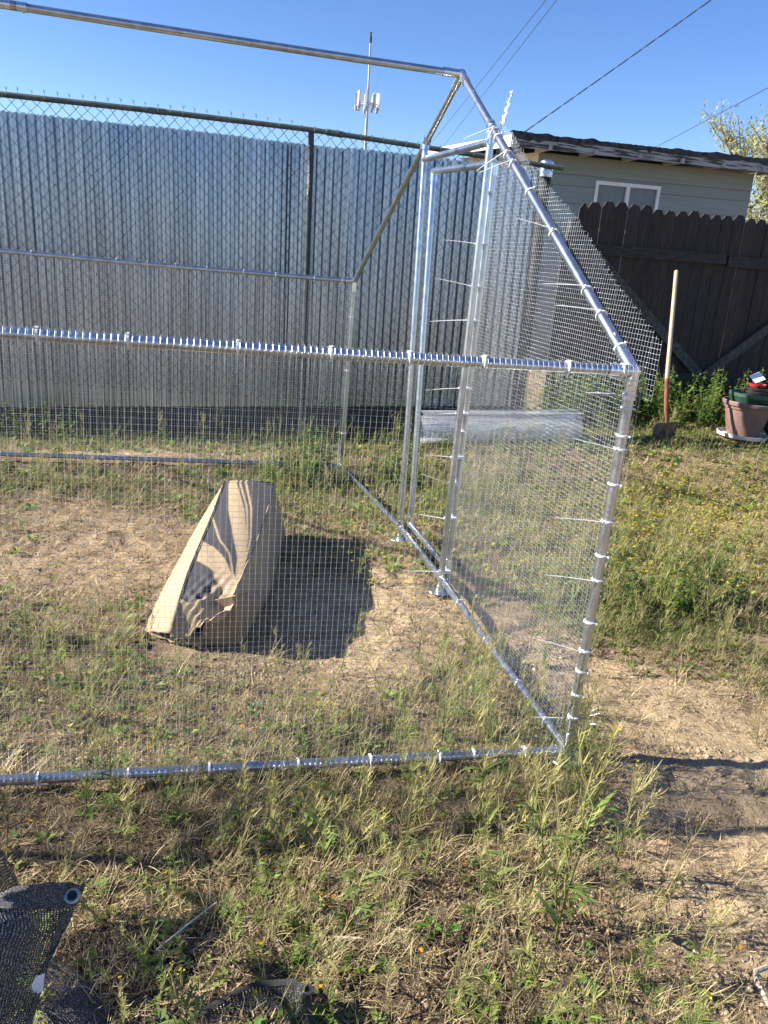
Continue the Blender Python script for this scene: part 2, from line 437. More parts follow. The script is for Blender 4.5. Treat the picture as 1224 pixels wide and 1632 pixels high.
# woven diamonds: each wire is its own zigzag, hooked into its neighbours
da = .0445; wires = MB(); nk = 48
for i in range(int((1.50 + 6.3) / da)):
    xw = -6.3 + i * da; pts = []
    zt = rail_z(xw) - .005
    for k in range(nk):
        z = zt - k * da
        o = ((k + i) % 2)
        xx = xw + o * da + .004 * math.sin(i * 1.3 + k * .9) - LEAN * (z - 1.2) + .06 * .5
        pts.append((xx, cl_y(xx) - .024 + (.003 if (k % 2) else -.003) + .006 * math.sin(k * .4 + i * .05), z + .004 * math.sin(i * .7 + k * 2.1)))
    wires.tube(pts, .0029, 3, False)
o = wires.build('chain_mesh', 'chain', clf); tag(o, kind='stuff')
barbs = MB()
for i in range(int((1.50 + 6.3) / (2 * da))):
    xw = -6.3 + (2 * i + 1) * da - .045; z = rail_z(xw)
    h = random.uniform(.028, .045) if xw < -.6 else random.uniform(.0, .012)
    t = random.uniform(-.006, .006)
    barbs.tube([(xw, cl_y(xw) - .024, z - .01), (xw + t, cl_y(xw) - .02, z + .02 + h * .4)], .0018, 4, False)
    for s_ in (-1, 1): barbs.tube([(xw + t, cl_y(xw) - .02, z + .02 + h * .4), (xw + t + s_ * random.uniform(.005, .011), cl_y(xw) - .02, z + .02 + h)], .0016, 4, True)
o = barbs.build('wire_barb', 'chain', clf); tag(o, kind='stuff')

# ------------------------------------------------------------------ dark wooden fence
def wf_y(x): return 5.5 + .08 * (x - 3)
wf = thing('wooden_fence', 'dark weathered dog-ear picket fence beside the corrugated wall', 'fence', (4.2, 5.6, .15))
i = 0; x = 2.17
while x < 7.2:
    w = random.uniform(.128, .142); top = 2.236 + (x - 2.34) * .018 + random.uniform(-.018, .018)
    if i == 0: top = 1.98
    if i == 1: top = 2.2; w = .09
    zb = gz1(x, 5.5) + .03; yb = wf_y(x) + random.uniform(-.004, .004)
    def P(u, z): return (x + u - LEAN * (z - 2.2), yb + (u * .08), z)
    e = .035; mb = MB(); tl = random.uniform(-.006, .006)
    if i == 0:
        poly = [P(0, zb), P(w, zb), P(w, top - .02), P(w * .8, top), P(w * .6, top - .09), P(w * .4, top - .03), P(w * .2, top - .16), P(0, top - .1)]
    else:
        poly = [P(0, zb), P(w, zb), P(w, top - .05 + tl), P(w - e, top + tl), P(e, top), P(0, top - .05)]
    mb.prism(poly, (0, .018, 0))
    mb.build('picket', 'picket2' if random.random() < .35 else 'picket', wf)
    x += w + (.006 if random.random() < .8 else .013); i += 1
def wfp(x, z, d=.04): return (x, wf_y(x) - d, z)
for (a, b, zw, d) in (((2.25, 1.79), (4.09, 1.84), .10, .022), ((4.115, 1.825), (7.2, 1.86), .11, .030), ((2.25, .55), (7.2, .66), .12, .022)):
    mb = MB(); mb.beam(wfp(a[0], a[1], d), wfp(b[0], b[1], d), .038, zw); mb.build('fence_rail', 'fence_rail', wf)
for (a, b) in (((2.5, 1.77), (4.07, .63)), ((5.55, 1.74), (4.15, .64))):
    mb = MB(); mb.beam(wfp(a[0], a[1], .028), wfp(b[0], b[1], .028), .034, .10); mb.build('brace', 'brace', wf)
for xk in (2.3, 4.6, 7.1):
    mb = MB(); mb.beam((xk + .06, wf_y(xk) + .065, gz1(xk, 5.6) - .1), (xk - .01, wf_y(xk) + .065, 2.05), .09, .09, (0, 1, 0)); mb.build('fence_post', 'fence_rail', wf)

# ------------------------------------------------------------------ house behind the fence
hs_ = thing('low_house', 'sage green clapboard house with peeling flat roof behind the wooden fence', 'house', (5.3, 9.5, .2))
def HW(x, y, z): return (x - LEAN * (z - 2.8), y, z + .038 * (x - 3))
def hy(x): return 9.5 + .06 * (x - 5)
class HB(MB):
    def hbox(s, xa, xb, ya, yb, za, zb):       # ya, yb measured from the house front
        k = len(s.v)
        for x in (xa, xb):
            for y in (ya, yb):
                for z in (za, zb): s.v.append(HW(x, hy(x) + y, z))
        s.f += [tuple(k + i for i in q) for q in ((0, 1, 3, 2), (4, 6, 7, 5), (0, 4, 5, 1), (2, 3, 7, 6), (0, 2, 6, 4), (1, 5, 7, 3))]
        return s
seams = [3.12, 2.865, 2.715]
while seams[-1] > .3: seams.append(seams[-1] - (.235 if len(seams) % 2 else .15))
wx0, wx1, wz0, wz1 = 4.39, 5.49, 2.12, 2.82
for a, b in zip(seams[:-1], seams[1:]):
    spans = [(3.43, 7.12)] if (b >= wz1 or a <= wz0) else [(3.43, wx0), (wx1, 7.12)]
    for xa, xb in spans:
        mb = HB(); t = .022; k = 0
        for x in (xa, xb):
            for (y, z) in ((0, a), (0, b + .006), (-t, b + .006), (-t * .35, a)): mb.v.append(HW(x, hy(x) + y, z))
        mb.f += [(0, 1, 2, 3), (7, 6, 5, 4), (3, 2, 6, 7), (2, 1, 5, 6), (0, 3, 7, 4), (1, 0, 4, 5)]
        mb.build('siding_board', 'siding', hs_)
mb = HB(); mb.hbox(3.44, 4.39, .003, .12, .1, 3.12); mb.hbox(5.49, 7.11, .003, .12, .1, 3.12); mb.hbox(4.39, 5.49, .003, .12, .1, 2.12); mb.hbox(4.39, 5.49, .003, .12, 2.82, 3.12)
mb.build('front_wall', 'siding', hs_)
mb = MB(); mb.prism([HW(3.43, hy(3.43), .1), HW(3.43, hy(3.43), 3.12), HW(3.43, 13.2, 3.36), HW(3.43, 13.2, .1)], (.1, 0, 0)); mb.build('west_wall', 'cream', hs_)
mb = MB(); mb.prism([HW(7.02, hy(7.12), .1), HW(7.02, hy(7.12), 3.12), HW(7.02, 13.2, 3.36), HW(7.02, 13.2, .1)], (.1, 0, 0)); mb.build('east_wall', 'siding', hs_)
mb = HB(); mb.hbox(3.5, 7.1, 3.6, 3.7, .1, 3.3); mb.build('rear_wall', 'siding', hs_)
win = HB()
fw = .05
win.hbox(wx0, wx1, -.03, .03, wz1 - fw, wz1); win.hbox(wx0, wx1, -.03, .03, wz0, wz0 + fw); win.hbox(wx0, wx0 + fw, -.03, .03, wz0 + fw, wz1 - fw); win.hbox(wx1 - fw, wx1, -.03, .03, wz0 + fw, wz1 - fw); win.hbox(4.91, 4.97, -.034, .03, wz0 + fw, wz1 - fw)
wo = win.build('window', 'white_frame', hs_)
for a, b in ((wx0 + fw, 4.91), (4.97, wx1 - fw)):
    mb = HB(); mb.hbox(a, b, 0, .006, wz0 + fw, wz1 - fw); mb.build('pane', 'pane', wo)
rows = []
for z in (wz0, wz1):
    rows.append([HW(x, hy(x) + .09 + .018 * math.sin(x * 38), z) for x in np.linspace(wx0, wx1, 60)])
MB().grid(rows).build('curtain', 'curtain', wo)
# roof: slab, fascias, rafter tails and the curling roofing felt
fy = -.52
mb = MB()
def RP(x, yb, z): return HW(x, yb, z)
mb = MB()
ra = [(2.84, 8.90, 3.262), (8.3, 9.22, 3.262), (8.3, 13.6, 3.50), (2.84, 13.6, 3.50)]
kk = [HW(*q) for q in ra] ; mb.prism(kk, (0, 0, -.03)); roof = mb.build('roof', 'roofing', hs_)
mb = MB(); mb.prism([HW(2.82, 8.90, 3.10), HW(8.32, 9.23, 3.10), HW(8.32, 9.23, 3.245), HW(2.82, 8.90, 3.245)], (0, -.03, 0)); mb.build('front_fascia', 'fascia', roof)
mb = MB(); mb.prism([HW(2.835, 8.905, 3.10), HW(2.835, 13.6, 3.335), HW(2.835, 13.6, 3.48), HW(2.835, 8.905, 3.245)], (-.03, 0, 0)); mb.build('side_fascia', 'cream', roof)
mb = MB(); mb.prism([HW(2.86, 8.93, 3.165), HW(8.28, 9.25, 3.165), HW(8.28, 9.75, 3.185), HW(2.86, 9.4, 3.185)], (0, 0, .012)); mb.build('soffit', 'soffit', roof)
for xk in (3.35, 4.05, 4.75, 5.45, 6.15, 6.85, 7.15):
    mb = HB(); mb.hbox(xk, xk + .04, fy - .03, -.025, 3.10, 3.163); mb.build('rafter_tail', 'soffit', roof)
felt = MB(); n = 140; top = []; edge = []; low = []
for i in range(n + 1):
    x = 2.80 + 5.5 * i / n; yb = 8.87 + .06 * (x - 2.82)
    d = .028 + .035 * max(0, vn(i * .31, 3.1, 5) - .3) + (.05 if vn(i * .13, 7.7, 9) > .66 else 0) * vn(i * .9, 1.1, 2)
    u = .012 + .045 * max(0, vn(i * .23, 9.3, 4) - .45) + .012 * vn(i * 1.1, 2.2, 6)
    top.append(HW(x, yb + .12, 3.268 + u * .5)); edge.append(HW(x, yb - .012, 3.258 + u)); low.append(HW(x, yb - .014, 3.25 - d))
felt.grid([top, edge, low]); felt.build('roofing_felt', 'roofing', roof)

# ------------------------------------------------------------------ cell mast far beyond
tw = thing('antenna_mast', 'tall slim white cell mast with panel antennas rising beyond the wall', 'antenna mast', (10.5, 60, 0))
def tx(z): return 10.75 - LEAN * z + .02
mb = MB(); mb.tube([(tx(-1), 60, -1), (tx(12), 60, 12)], [.14, .10], 12); mb.build('lower_mast', 'mast', tw, True)
mb = MB(); mb.tube([(tx(12), 60, 12), (tx(15.6), 60, 15.6)], [.075, .06], 10); mb.build('upper_mast', 'mast', tw, True)
mb = MB(); mb.tube([(tx(15.6), 60, 15.6), (tx(16.0), 60, 16.0), (tx(16.02), 60, 16.02), (tx(16.25), 60, 16.25)], [.1, .1, .05, .08], 10); mb.build('beacon', 'pot_black', tw, True)
mb = MB()
for k in range(3):
    a = math.radians(20 + 120 * k); mb.tube([(tx(11.7), 60, 11.7), (tx(11.7) + .75 * math.cos(a), 60 + .75 * math.sin(a), 11.7)], .04, 6)
mb.tube([(tx(11.7) + .8 * math.cos(t), 60 + .8 * math.sin(t), 11.66) for t in np.linspace(0, 2 * math.pi, 17)], .03, 5); mb.build('platform', 'mast', tw)
for k in range(9):
    a = 2 * math.pi * (k + .3) / 9; x = tx(11.9) + .82 * math.cos(a); y = 60 + .82 * math.sin(a); h = (1.15, .7, .95)[k % 3]
    mb = MB(); mb.box((x, y, 11.95), (.2, .12, h), Matrix.Rotation(a, 3, 'Z')); mb.tube([(x - .05, y, 11.2), (x - .05, y, 12.3)], .03, 5); mb.build('panel_antenna', 'antenna', tw)
    mb = MB(); mb.box((x * .93 + tx(12) * .07, y, 11.35 + .1 * (k % 2)), (.14, .14, .34)); mb.build('radio_unit', 'mast', tw)

# ------------------------------------------------------------------ overhead lines
def wire(name, label, a, b, r_, sag, ext0=0, ext1=0, twist=False, group=None):
    a = Vector(a); b = Vector(b); d = b - a; a2 = a - d * ext0; b2 = b + d * ext1
    pts = []
    for t in np.linspace(0, 1, 40):
        q = a2.lerp(b2, t); q.z -= sag * 4 * t * (1 - t); pts.append(q)
    mb = MB()
    if not twist: mb.tube(pts, r_, 5)
    else:
        pts = [a2.lerp(b2, t) - Vector((0, 0, sag * 4 * t * (1 - t))) for t in np.linspace(0, 1, 420)]
        for ph in (0, math.pi):
            mb.tube([q + Vector((.008 * math.cos(i * .3 + ph), 0, .008 * math.sin(i * .3 + ph))) for i, q in enumerate(pts)], r_, 4)
    o = mb.build(name, 'cable'); return tag(o, label, 'cable', group)
wire('power_line', 'thin overhead power line of the parallel pair above the ridge pipe', (7.12, 19.45, 8), (11.79, 46.11, 8), .009, 0, 1.2, 2.0, group='pair of parallel power lines')
wire('power_line', 'thin overhead power line of the parallel pair above the ridge pipe', (7.35, 19.31, 8), (12.27, 44.58, 8), .009, 0, 1.2, 2.0, group='pair of parallel power lines')
wire('service_cable', 'twisted black service cable dropping to the house roof corner', (7.67, 12.87, 6.5), (4.2, 13.3, 3.62), .0055, .05, 1.6, 0, True)
wire('telephone_line', 'single thin line running past the pale tree behind the house', (14.22, 19.81, 7), (17.59, 31.07, 7), .011, 0, 1.0, 1.0)

# ------------------------------------------------------------------ pale tree behind the house
tr = thing('sparse_tree', 'sparse pale olive tree with fine twigs behind the green house', 'tree', (12.5, 16, .2))
leafV = []; leafC = []
def limb(p, d, L, r_, depth, mb, tips):
    pts = [p]; rs = [r_]; q = Vector(p); dd = Vector(d).normalized()
    n = 5
    for i in range(n):
        dd = (dd + Vector((random.uniform(-.22, .22), random.uniform(-.22, .22), random.uniform(-.05, .16)))).normalized()
        q = q + dd * L / n; pts.append(q.copy()); rs.append(r_ * (1 - .55 * (i + 1) / n))
        if depth > 0 and i >= 1:
            for _ in range(2 if depth > 1 else 3):
                s_ = Vector((random.uniform(-1, 1), random.uniform(-1, 1), random.uniform(.0, .7))).normalized()
                limb(q, (dd * .6 + s_ * .8), L * random.uniform(.42, .6), r_ * .42, depth - 1, mb, tips)
        if depth <= 1: tips.append((q.copy(), dd.copy()))
    mb.tube(pts, rs, 6 if r_ > .02 else 4, False)
mb = MB(); tips = []
for d in ((-.5, -.1, 1.), (.1, .3, 1.1), (.6, -.2, 1.), (-.15, -.5, 1.)):
    limb(Vector((12.5, 16, 1.4)), d, 2.7, .075, 2, mb, tips)
mb.tube([(12.55, 16, -.1), (12.52, 16, .7), (12.5, 16, 1.5)], [.17, .14, .12], 10, False)
mb.build('trunk', 'bark', tr, True)
T = np.array([list(a) for a, b in tips]); nl = 9
idx = np.repeat(np.arange(len(T)), nl); N = len(idx)
c = T[idx] + rng.normal(0, .13, (N, 3))
ang = rng.uniform(0, 2 * np.pi, N); tl = rng.uniform(-1.2, 1.2, N)
u = np.stack([np.cos(ang) * np.cos(tl), np.sin(ang) * np.cos(tl), np.sin(tl)], 1)
w = np.cross(u, rng.normal(0, 1, (N, 3))); w /= np.linalg.norm(w, axis=1)[:, None]
L = rng.uniform(.03, .06, N)[:, None]; wd = L * .33
LV = np.stack([c - u * L, c + w * wd, c + u * L, c - w * wd], 1).reshape(-1, 3)
LQ = np.arange(len(LV)).reshape(-1, 4)
hue = rng.uniform(0, 1, N)[:, None]
LC = np.repeat(np.array((.24, .275, .09)) * (1 - hue) + np.array((.44, .42, .19)) * hue, 4, 0)
me = np_mesh('crown', LV - np.array((12.5, 16, .2)), LQ, LC, 'veg'); tag(np_obj('crown', me, tr), kind='stuff')

# ------------------------------------------------------------------ the run: galvanized pipe frame with wire mesh
run = thing('chicken_run', 'galvanized pipe chicken run frame half covered in welded wire mesh', 'chicken run', (-.9, 1.8, -.05))
PR = .0158
A = Vector((0, 0, 0)); B = Vector((-.021, .009, 1.30)); C = Vector((-.111, 1.806, 2.371)); D = Vector((-.193, 3.603, 1.355)); F = Vector((-.186, 3.601, 0))
D2b = Vector((-.069, 1.332, .063)); D1b = Vector((-.105, 2.031, .073)); D2t = B.lerp(C, .747); D1t = C.lerp(D, .246)
LX = Vector((-3.7, 0, 0))
def sag(a, b, s, n=9, ax=(0, 0, -1)):
    return [a.lerp(b, t) + Vector(ax) * (s * 4 * t * (1 - t)) for t in np.linspace(0, 1, n)]
def pipe(name, pts, r_=PR, mat='galv'):
    return MB().tube(pts, r_, 14).build(name, mat, run, True)
pipe('ridge_pipe', sag(C, C + LX, .010))
pipe('eave_rail', sag(B, B + LX, .012)); pipe('eave_rail', sag(D, D + LX, .010))
pipe('bottom_rail', sag(A, A + LX, -.006)); pipe('bottom_rail', sag(F, F + LX, -.004))
pipe('bottom_rail', [A, A.lerp(D2b, .5) + Vector((0, 0, -.006)), D2b]); pipe('bottom_rail', [D2b, D1b]); pipe('bottom_rail', [D1b, D1b.lerp(F, .5) + Vector((0, 0, .004)), F])
pipe('corner_post', [A + Vector((0, 0, -.055)), A.lerp(B, .5), B]); pipe('corner_post', [F + Vector((0, 0, -.045)), D])
pipe('rafter', [B, C]); pipe('rafter', [C, D])
def down(v, z): return Vector((v.x, v.y, z))
zD2 = gz1(D2b.x, D2b.y); zD1 = gz1(D1b.x, D1b.y)
pipe('door_post', [down(D2b, zD2 + .004), D2b, D2t + Vector((.0, 0, -.02))]); pipe('door_post', [down(D1b, zD1 + .004), D1b, D1t + Vector((0, 0, -.02))])
hA = D2b.lerp(D2t, .972); hB = D1b.lerp(D1t, .962)
pipe('door_header', [hA, hB])
# far (left) gable, mostly out of frame
for a, b, nm in ((A, B, 'corner_post'), (F, D, 'corner_post'), (B, C, 'rafter'), (C, D, 'rafter'), (A, F, 'bottom_rail')): pipe(nm, [a + LX, b + LX])

def sleeve(name, p, dirs, L=.075, r_=.0185):
    mb = MB()
    for d in dirs:
        d = Vector(d).normalized()
        mb.tube([p - d * .012, p + d * L], r_, 14)
        mb.tube([p + d * (L - .006), p + d * L], r_ + .0012, 14)
        q = p + d * (L * .75); n = d.cross(Vector((.3, -1, .2))).normalized()
        mb.tube([q + n * r_, q + n * (r_ + .004)], .005, 6)
    return mb.build(name, 'fit', run, True)
xm = Vector((-1, 0, 0))
sleeve('elbow_fitting', C, (xm, B - C, D - C), .09)
sleeve('elbow_fitting', B, (xm, C - B, A - B), .085)
sleeve('elbow_fitting', D, (xm, C - D, F - D), .07)
sleeve('elbow_fitting', A, (xm, D2b - A, B - A), .07)
sleeve('elbow_fitting', F, (xm, D1b - F, D - F), .06)
sleeve('tee_fitting', D2t, (B - D2t, C - D2t, D2b - D2t), .03, .0195)
sleeve('tee_fitting', D1t, (D - D1t, C - D1t, D1b - D1t), .03, .0195)
sleeve('tee_fitting', D2b, (A - D2b, D1b - D2b, D2t - D2b), .045)
sleeve('tee_fitting', D1b, (F - D1b, D2b - D1b, D1t - D1b), .045)
sleeve('pipe_coupling', hA, (hB - hA, hA - D2b), .03); sleeve('pipe_coupling', hB, (hA - hB, hB - D1b), .03)
sleeve('pipe_coupling', C + xm * 1.9 + Vector((0, 0, -.009)), (xm, -xm), .05, .0178)
for q, zf in ((A, gz1(0, 0) + .004), (F, gz1(F.x, F.y) + .004), (D2b, zD2 + .004), (D1b, zD1 + .004)):
    MB().lathe((q.x, q.y - .005, min(zf + .012, q.z - .03)), [(.0, 0), (.062, 0), (.064, .003), (.062, .006), (.022, .007), (.019, .03), (.0, .03)], 24).build('foot_plate', 'fit', run, True)
# bolts on the rafters
for (a, b, t) in ((C, D, .12), (C, D, .2), (B, C, .9), (C, D, .93), (B, C, .08)):
    q = a.lerp(b, t); MB().tube([q + Vector((-.004, -.02, .012)), q + Vector((.004, .02, -.012))], .0035, 6).build('bolt', 'fit', run)
# door leaf: its own pipe rectangle hung just outside the opening
door = bpy.data.objects.new('door', None)
dv = Vector((.043, 0, 0)); s1b = D1b + dv + Vector((0, -.042, .035)); s2b = D2b + dv + Vector((0, .042, .035))
s1t = D1b.lerp(D1t, .935) + dv + Vector((0, -.042, 0)); s2t = D2b.lerp(D2t, .935) + dv + Vector((0, .042, 0))
dm = MB().tube([s1b, s1t], PR, 14).build('door_frame', 'galv', run, True)
bpy.data.objects.remove(door)
for nm, a, b in (('stile', s2b, s2t), ('crossbar', s1b, s2b), ('crossbar', s1t, s2t)):
    o = MB().tube([a, b], PR, 14).build(nm, 'galv', dm, True)
for q, d in ((s1b, (s2b - s1b, s1t - s1b)), (s2b, (s1b - s2b, s2t - s2b)), (s1t, (s2t - s1t, s1b - s1t)), (s2t, (s1t - s2t, s2b - s2t))):
    mb = MB()
    for e in d: mb.tube([q, q + e.normalized() * .05], .0183, 12)
    mb.build('corner_fitting', 'fit', dm, True)

# welded wire mesh
WR = .00038
def warp(u, v, s): return .006 * math.sin(u * 2.1 + s) * math.sin(v * 2.7 + s * 2) + .003 * math.sin(u * 7 + v * 5 + s)
def side_mesh(y0, zt, x_end, cell, s, sgn, over, WR):
    mb = MB(); x = x_end
    zs = list(np.linspace(-.012, zt - .02, 12))
    i = 0
    while x > -3.72:
        j = .0012 * math.sin(i * 12.9); pts = [(x + j + .004 * math.sin(z * 3 + i * .02), y0 + warp(x, z, s) * min(1, (zt - z) / .25), z) for z in zs]
        zr = zt + (-.012 * 4 * (x / 3.7) * (1 + x / 3.7) * -1 if False else 0) - .012 * 4 * (-x / 3.7) * (1 + x / 3.7)
        if over:      # the wires lap over the top of the rail
            yc = y0 + sgn * .0
            R_ = .0192 + .004 * abs(math.sin(i * 3.7)); cy = y0 + sgn * .0185
            for a in (170, 130, 95, 60, 30):
                t = math.radians(a); pts.append((x + j, cy - sgn * -math.cos(t) * R_, zr + math.sin(t) * R_))
        else: pts.append((x + j, y0, zt + .012))
        mb.tube(pts, WR, 4, False); x -= cell; i += 1
    z = -.008; i = 0
    while z < zt - .008:
        pts = [(xx, y0 + warp(xx, z, s) * min(1, (zt - z) / .25) - .0008, z + .003 * math.sin(xx * 2.3 + i * .05)) for xx in np.linspace(x_end, -3.72, 26)]
        mb.tube(pts, WR, 4, False); z += cell; i += 1
    return mb
o = side_mesh(-.0175, 1.30, -.022, .0165, .4, 1, True, .00044).build('wire_mesh', 'wire', run); tag(o, kind='stuff')
o = side_mesh(3.6185, 1.35, -.21, .0165, 2.4, -1, False, .00036).build('wire_mesh', 'wire', run); tag(o, kind='stuff')
flap = [(-.061, 1.223), (-.077, 1.389), (.095, 1.474), (.29, 1.574), (.614, 1.76), (.987, 1.935), (1.221, 2.07), (1.364, 2.127)]
fy_ = [q[0] for q in flap[1:]]; fz_ = [q[1] for q in flap[1:]]
cell = .0145
def gx_of(y, z):
    base = -.069 * (y / 1.332) + .019; base -= .02 * z * (1 - max(0, min(1, y / 1.33))) * .8
    out = max(0, z - (1.3 + (y * .596))) if y > -.02 else .0
    return base + .012 * math.sin(y * 4.3 + z * 1.7) * math.sin(z * 2.4) * math.sin(max(0, min(1, y / 1.33)) * math.pi) + .06 * out
mb = MB(); y = -.075; i = 0
while y < 1.37:
    zt = float(np.interp(y, fy_, fz_)); zt = 1.20 + math.floor((zt - 1.20) / cell) * cell + random.uniform(0, .012)
    zb = (.063 * max(0, y) / 1.332 - .008) if y > -.022 else 1.225
    if y > -.022 and y < -.005: zb = .0
    n = 14
    mb.tube([(gx_of(y, z), y + .003 * math.sin(z * 5 + i * .1), z) for z in np.linspace(zb, zt, n)], WR, 4, False)
    y += cell; i += 1
z = -.004; i = 0
while z < 2.125:
    y0 = (-.024 if z < 1.222 else -.075) if z < 1.389 else float(np.interp(z, fz_, fy_)) - random.uniform(0, .012)
    y1 = 1.335 + .012 * z + random.uniform(0, .012)
    mb.tube([(gx_of(yy, z + .048 * max(0, yy) * max(0, 1 - z)) + .0008, yy, z + .048 * max(0, yy) * max(0, 1 - z)) for yy in np.linspace(y0, y1, 22)], WR, 4, False)
    z += cell; i += 1
tag(mb.build('wire_mesh', 'wire', run), kind='stuff')
# loose cut wire ends at the foot of the corner
mb = MB()
for i in range(9):
    z = .05 + i * .017; a = random.uniform(-.5, .9)
    mb.tube([(.018, -.012, z), (.035 + .01 * math.cos(a), -.02, z - .006), (.05 + .02 * random.random(), -.03 - .02 * random.random(), z + random.uniform(-.02, .02))], .0007, 4, False)
mb.build('wire_end', 'wire', run)

def tie(p, d, tail=None, L=.16, head=(0, -1, .3), r_=PR):
    d = Vector(d).normalized(); p = Vector(p); h = Vector(head); h = (h - d * h.dot(d)).normalized()
    mb = MB(); w = .0024
    mb.tube([p - d * w, p + d * w], r_ + .0022, 16, True)
    q = p + h * (r_ + .006); R = Matrix((d, h, d.cross(h))).transposed()
    mb.box(q, (.005, .0055, .005), R)
    if tail:
        t = Vector(tail).normalized(); n = t.cross(d).normalized(); pts = []
        for k in range(6):
            s_ = k / 5; pts.append(q + t * (.82 * L) * s_ + Vector((0, 0, -.03 * L * s_ * s_)))
        up = d if abs(t.dot(d)) < .8 else n
        mb.tube(pts, [.0017, .0017, .0016, .0016, .0014, .0009], 4)
    return mb.build('zip_tie', 'zip', run, True)
for x in (-1.648, -1.436, -1.166, -.921, -.705, -.489, -.233, -.06): tie((x, .009, B.z - .012 * 4 * (-x / 3.7) * (1 + x / 3.7)), (1, 0, 0), None, head=(0, -.8, 1), r_=.020)
for x in (-1.696, -1.444, -1.206, -.932, -.698, -.464, -.346, -.162): tie((x, 0, .003), (1, 0, 0), None, head=(0, -.6, 1), r_=.0195)
for t, L in ((.98, .15), (.947, .14), (.82, .17), (.642, .19), (.49, .19), (.296, .20), (.103, .15)):
    tie(A.lerp(B, t), B - A, (-1, random.uniform(.1, .35), random.uniform(-.02, .22)), L, (-1, -.5, 0), .0185)
for t in (.916, .852, .554, .376, .238, .735, .17): tie(A.lerp(B, t), B - A, None, head=(.6, -1, 0), r_=.0185)
for t, tl in ((.051, 0), (.128, (-1, .3, .05)), (.191, (-1, .35, -.02)), (.354, (-1, .5, .25)), (.49, 0), (.593, (-1, .1, -.45)), (.63, (-1, .15, -.75)), (.70, 0), (.725, (-.8, .9, -.35))):
    tie(B.lerp(C, t), C - B, tl or None, .17, (-.5, -.5, .5) if tl else (.3, -.6, .6), .018)
for z, L in ((1.637, .17), (1.459, .2), (1.311, .2), (1.005, .19), (.887, .1), (.678, .17), (.548, .17), (.371, .18), (.094, .18), (1.85, 0), (.8, 0)):
    t = (z - D2b.z) / (D2t.z - D2b.z); tie(D2b.lerp(D2t, t) + Vector((.02, .018, 0)), D2t - D2b, (-1, random.uniform(.1, .5), random.uniform(-.15, .3)) if L else None, L, (-1, -.3, 0), .031 if L else .0185)
for x in (-2.314, -2.058, -1.795, -1.597, -1.417, -1.212, -.967, -.748, -.481, -.283): tie((x, 3.604, D.z - .009), (1, 0, 0), None, head=(0, -1, .8), r_=.019)
for x in (-2.3, -1.9, -1.6, -1.3, -1.0, -.7, -.45): tie((x, 3.601, .002), (1, 0, 0), None, head=(0, -1, .8), r_=.019)
for t in (.93, .818, .536, .19): tie(F.lerp(D, t), D - F, None, head=(.2, -1, 0), r_=.018)
for t in (.12, .3, .55, .8): tie(A.lerp(D2b, t), D2b - A, None, head=(-.6, -.2, 1), r_=.018)

# clear plastic strip sticking up from the mesh corner
mb = MB(); rows = []
for i in range(15):
    s_ = i / 14; c = Vector((-.03, 1.403 - .075 * s_, 2.105 + .135 * s_)) + Vector((.006 * math.sin(i * 2.3), .006 * math.sin(i * 1.9), 0)); w = .013 * (1 - .7 * s_) + .002 * math.sin(i * 3.1)
    rows.append([c + Vector((.004 * math.sin(i * 4), -w, 0)), c + Vector((.010 * math.sin(i * 2.7), 0, .004)), c + Vector((-.004, w, 0))])
mb.grid(rows); o = mb.build('plastic_strip', 'clear'); tag(o, 'crinkled clear plastic strip standing up from the mesh corner beside the rafter', 'plastic strip')

# ------------------------------------------------------------------ cardboard carton inside the run
bx = thing('cardboard_carton', 'long crushed cardboard carton with charcoal leaf print lying inside the run', 'carton', (-1.1, 1.5, -.04))
g0 = lambda x, y: gz1(x, y)
st = np.linspace(0, 1, 49)
def spl(P, t):
    P = np.array(P, float); k = np.linspace(0, 1, len(P)); return np.array([np.interp(t, k, P[:, i]) for i in range(3)])
foldL = [(-1.350, .815, .05), (-1.318, .85, .17), (-1.285, .99, .235), (-1.24, 1.21, .27), (-1.175, 1.62, .28), (-1.102, 2.208, .27)]
baseL = [(-1.455, 1.00, -.035), (-1.452, 1.06, -.035), (-1.43, 1.25, -.035), (-1.40, 1.45, -.035), (-1.35, 1.72, -.035), (-1.29, 2.05, -.03)]
edgeR = [(-1.150, .80, .155), (-1.109, .81, .215), (-1.06, .98, .245), (-.985, 1.27, .275), (-.915, 1.62, .29), (-.837, 2.098, .30)]
baseR = [(-.90, 1.36, -.04), (-.886, 1.43, -.04), (-.85, 1.63, -.04), (-.815, 1.82, -.04), (-.78, 2.02, -.04), (-.742, 2.22, -.035)]
def jit(i, j, a): return Vector((a * math.sin(i * 1.7 + j * 2.9), a * math.sin(i * 2.3 + j * 1.3), a * math.sin(i * 1.1 + j * 3.7)))
mb = MB(); rows = []
for i, t in enumerate(st):
    a = Vector(spl(baseL, t)); b = Vector(spl(foldL, t)); rows.append([a.lerp(b, u) + jit(i, j, .0018) + Vector((-.003, 0, .002)) * math.sin(u * math.pi) for j, u in enumerate(np.linspace(0, 1, 7))])
mb.grid(rows); o = mb.build('side_panel', 'cardboard', bx, True)
mb = MB(); rows = []
for i, t in enumerate(np.linspace(.2, 1, 25)):
    a = Vector(spl(edgeR, t)); b = Vector(spl(baseR, t)); rows.append([a.lerp(b, u) + jit(i, j, .0012) for j, u in enumerate(np.linspace(0, 1, 8))])
mb.grid(rows); o2 = mb.build('side_panel', 'cardboard', bx, True)
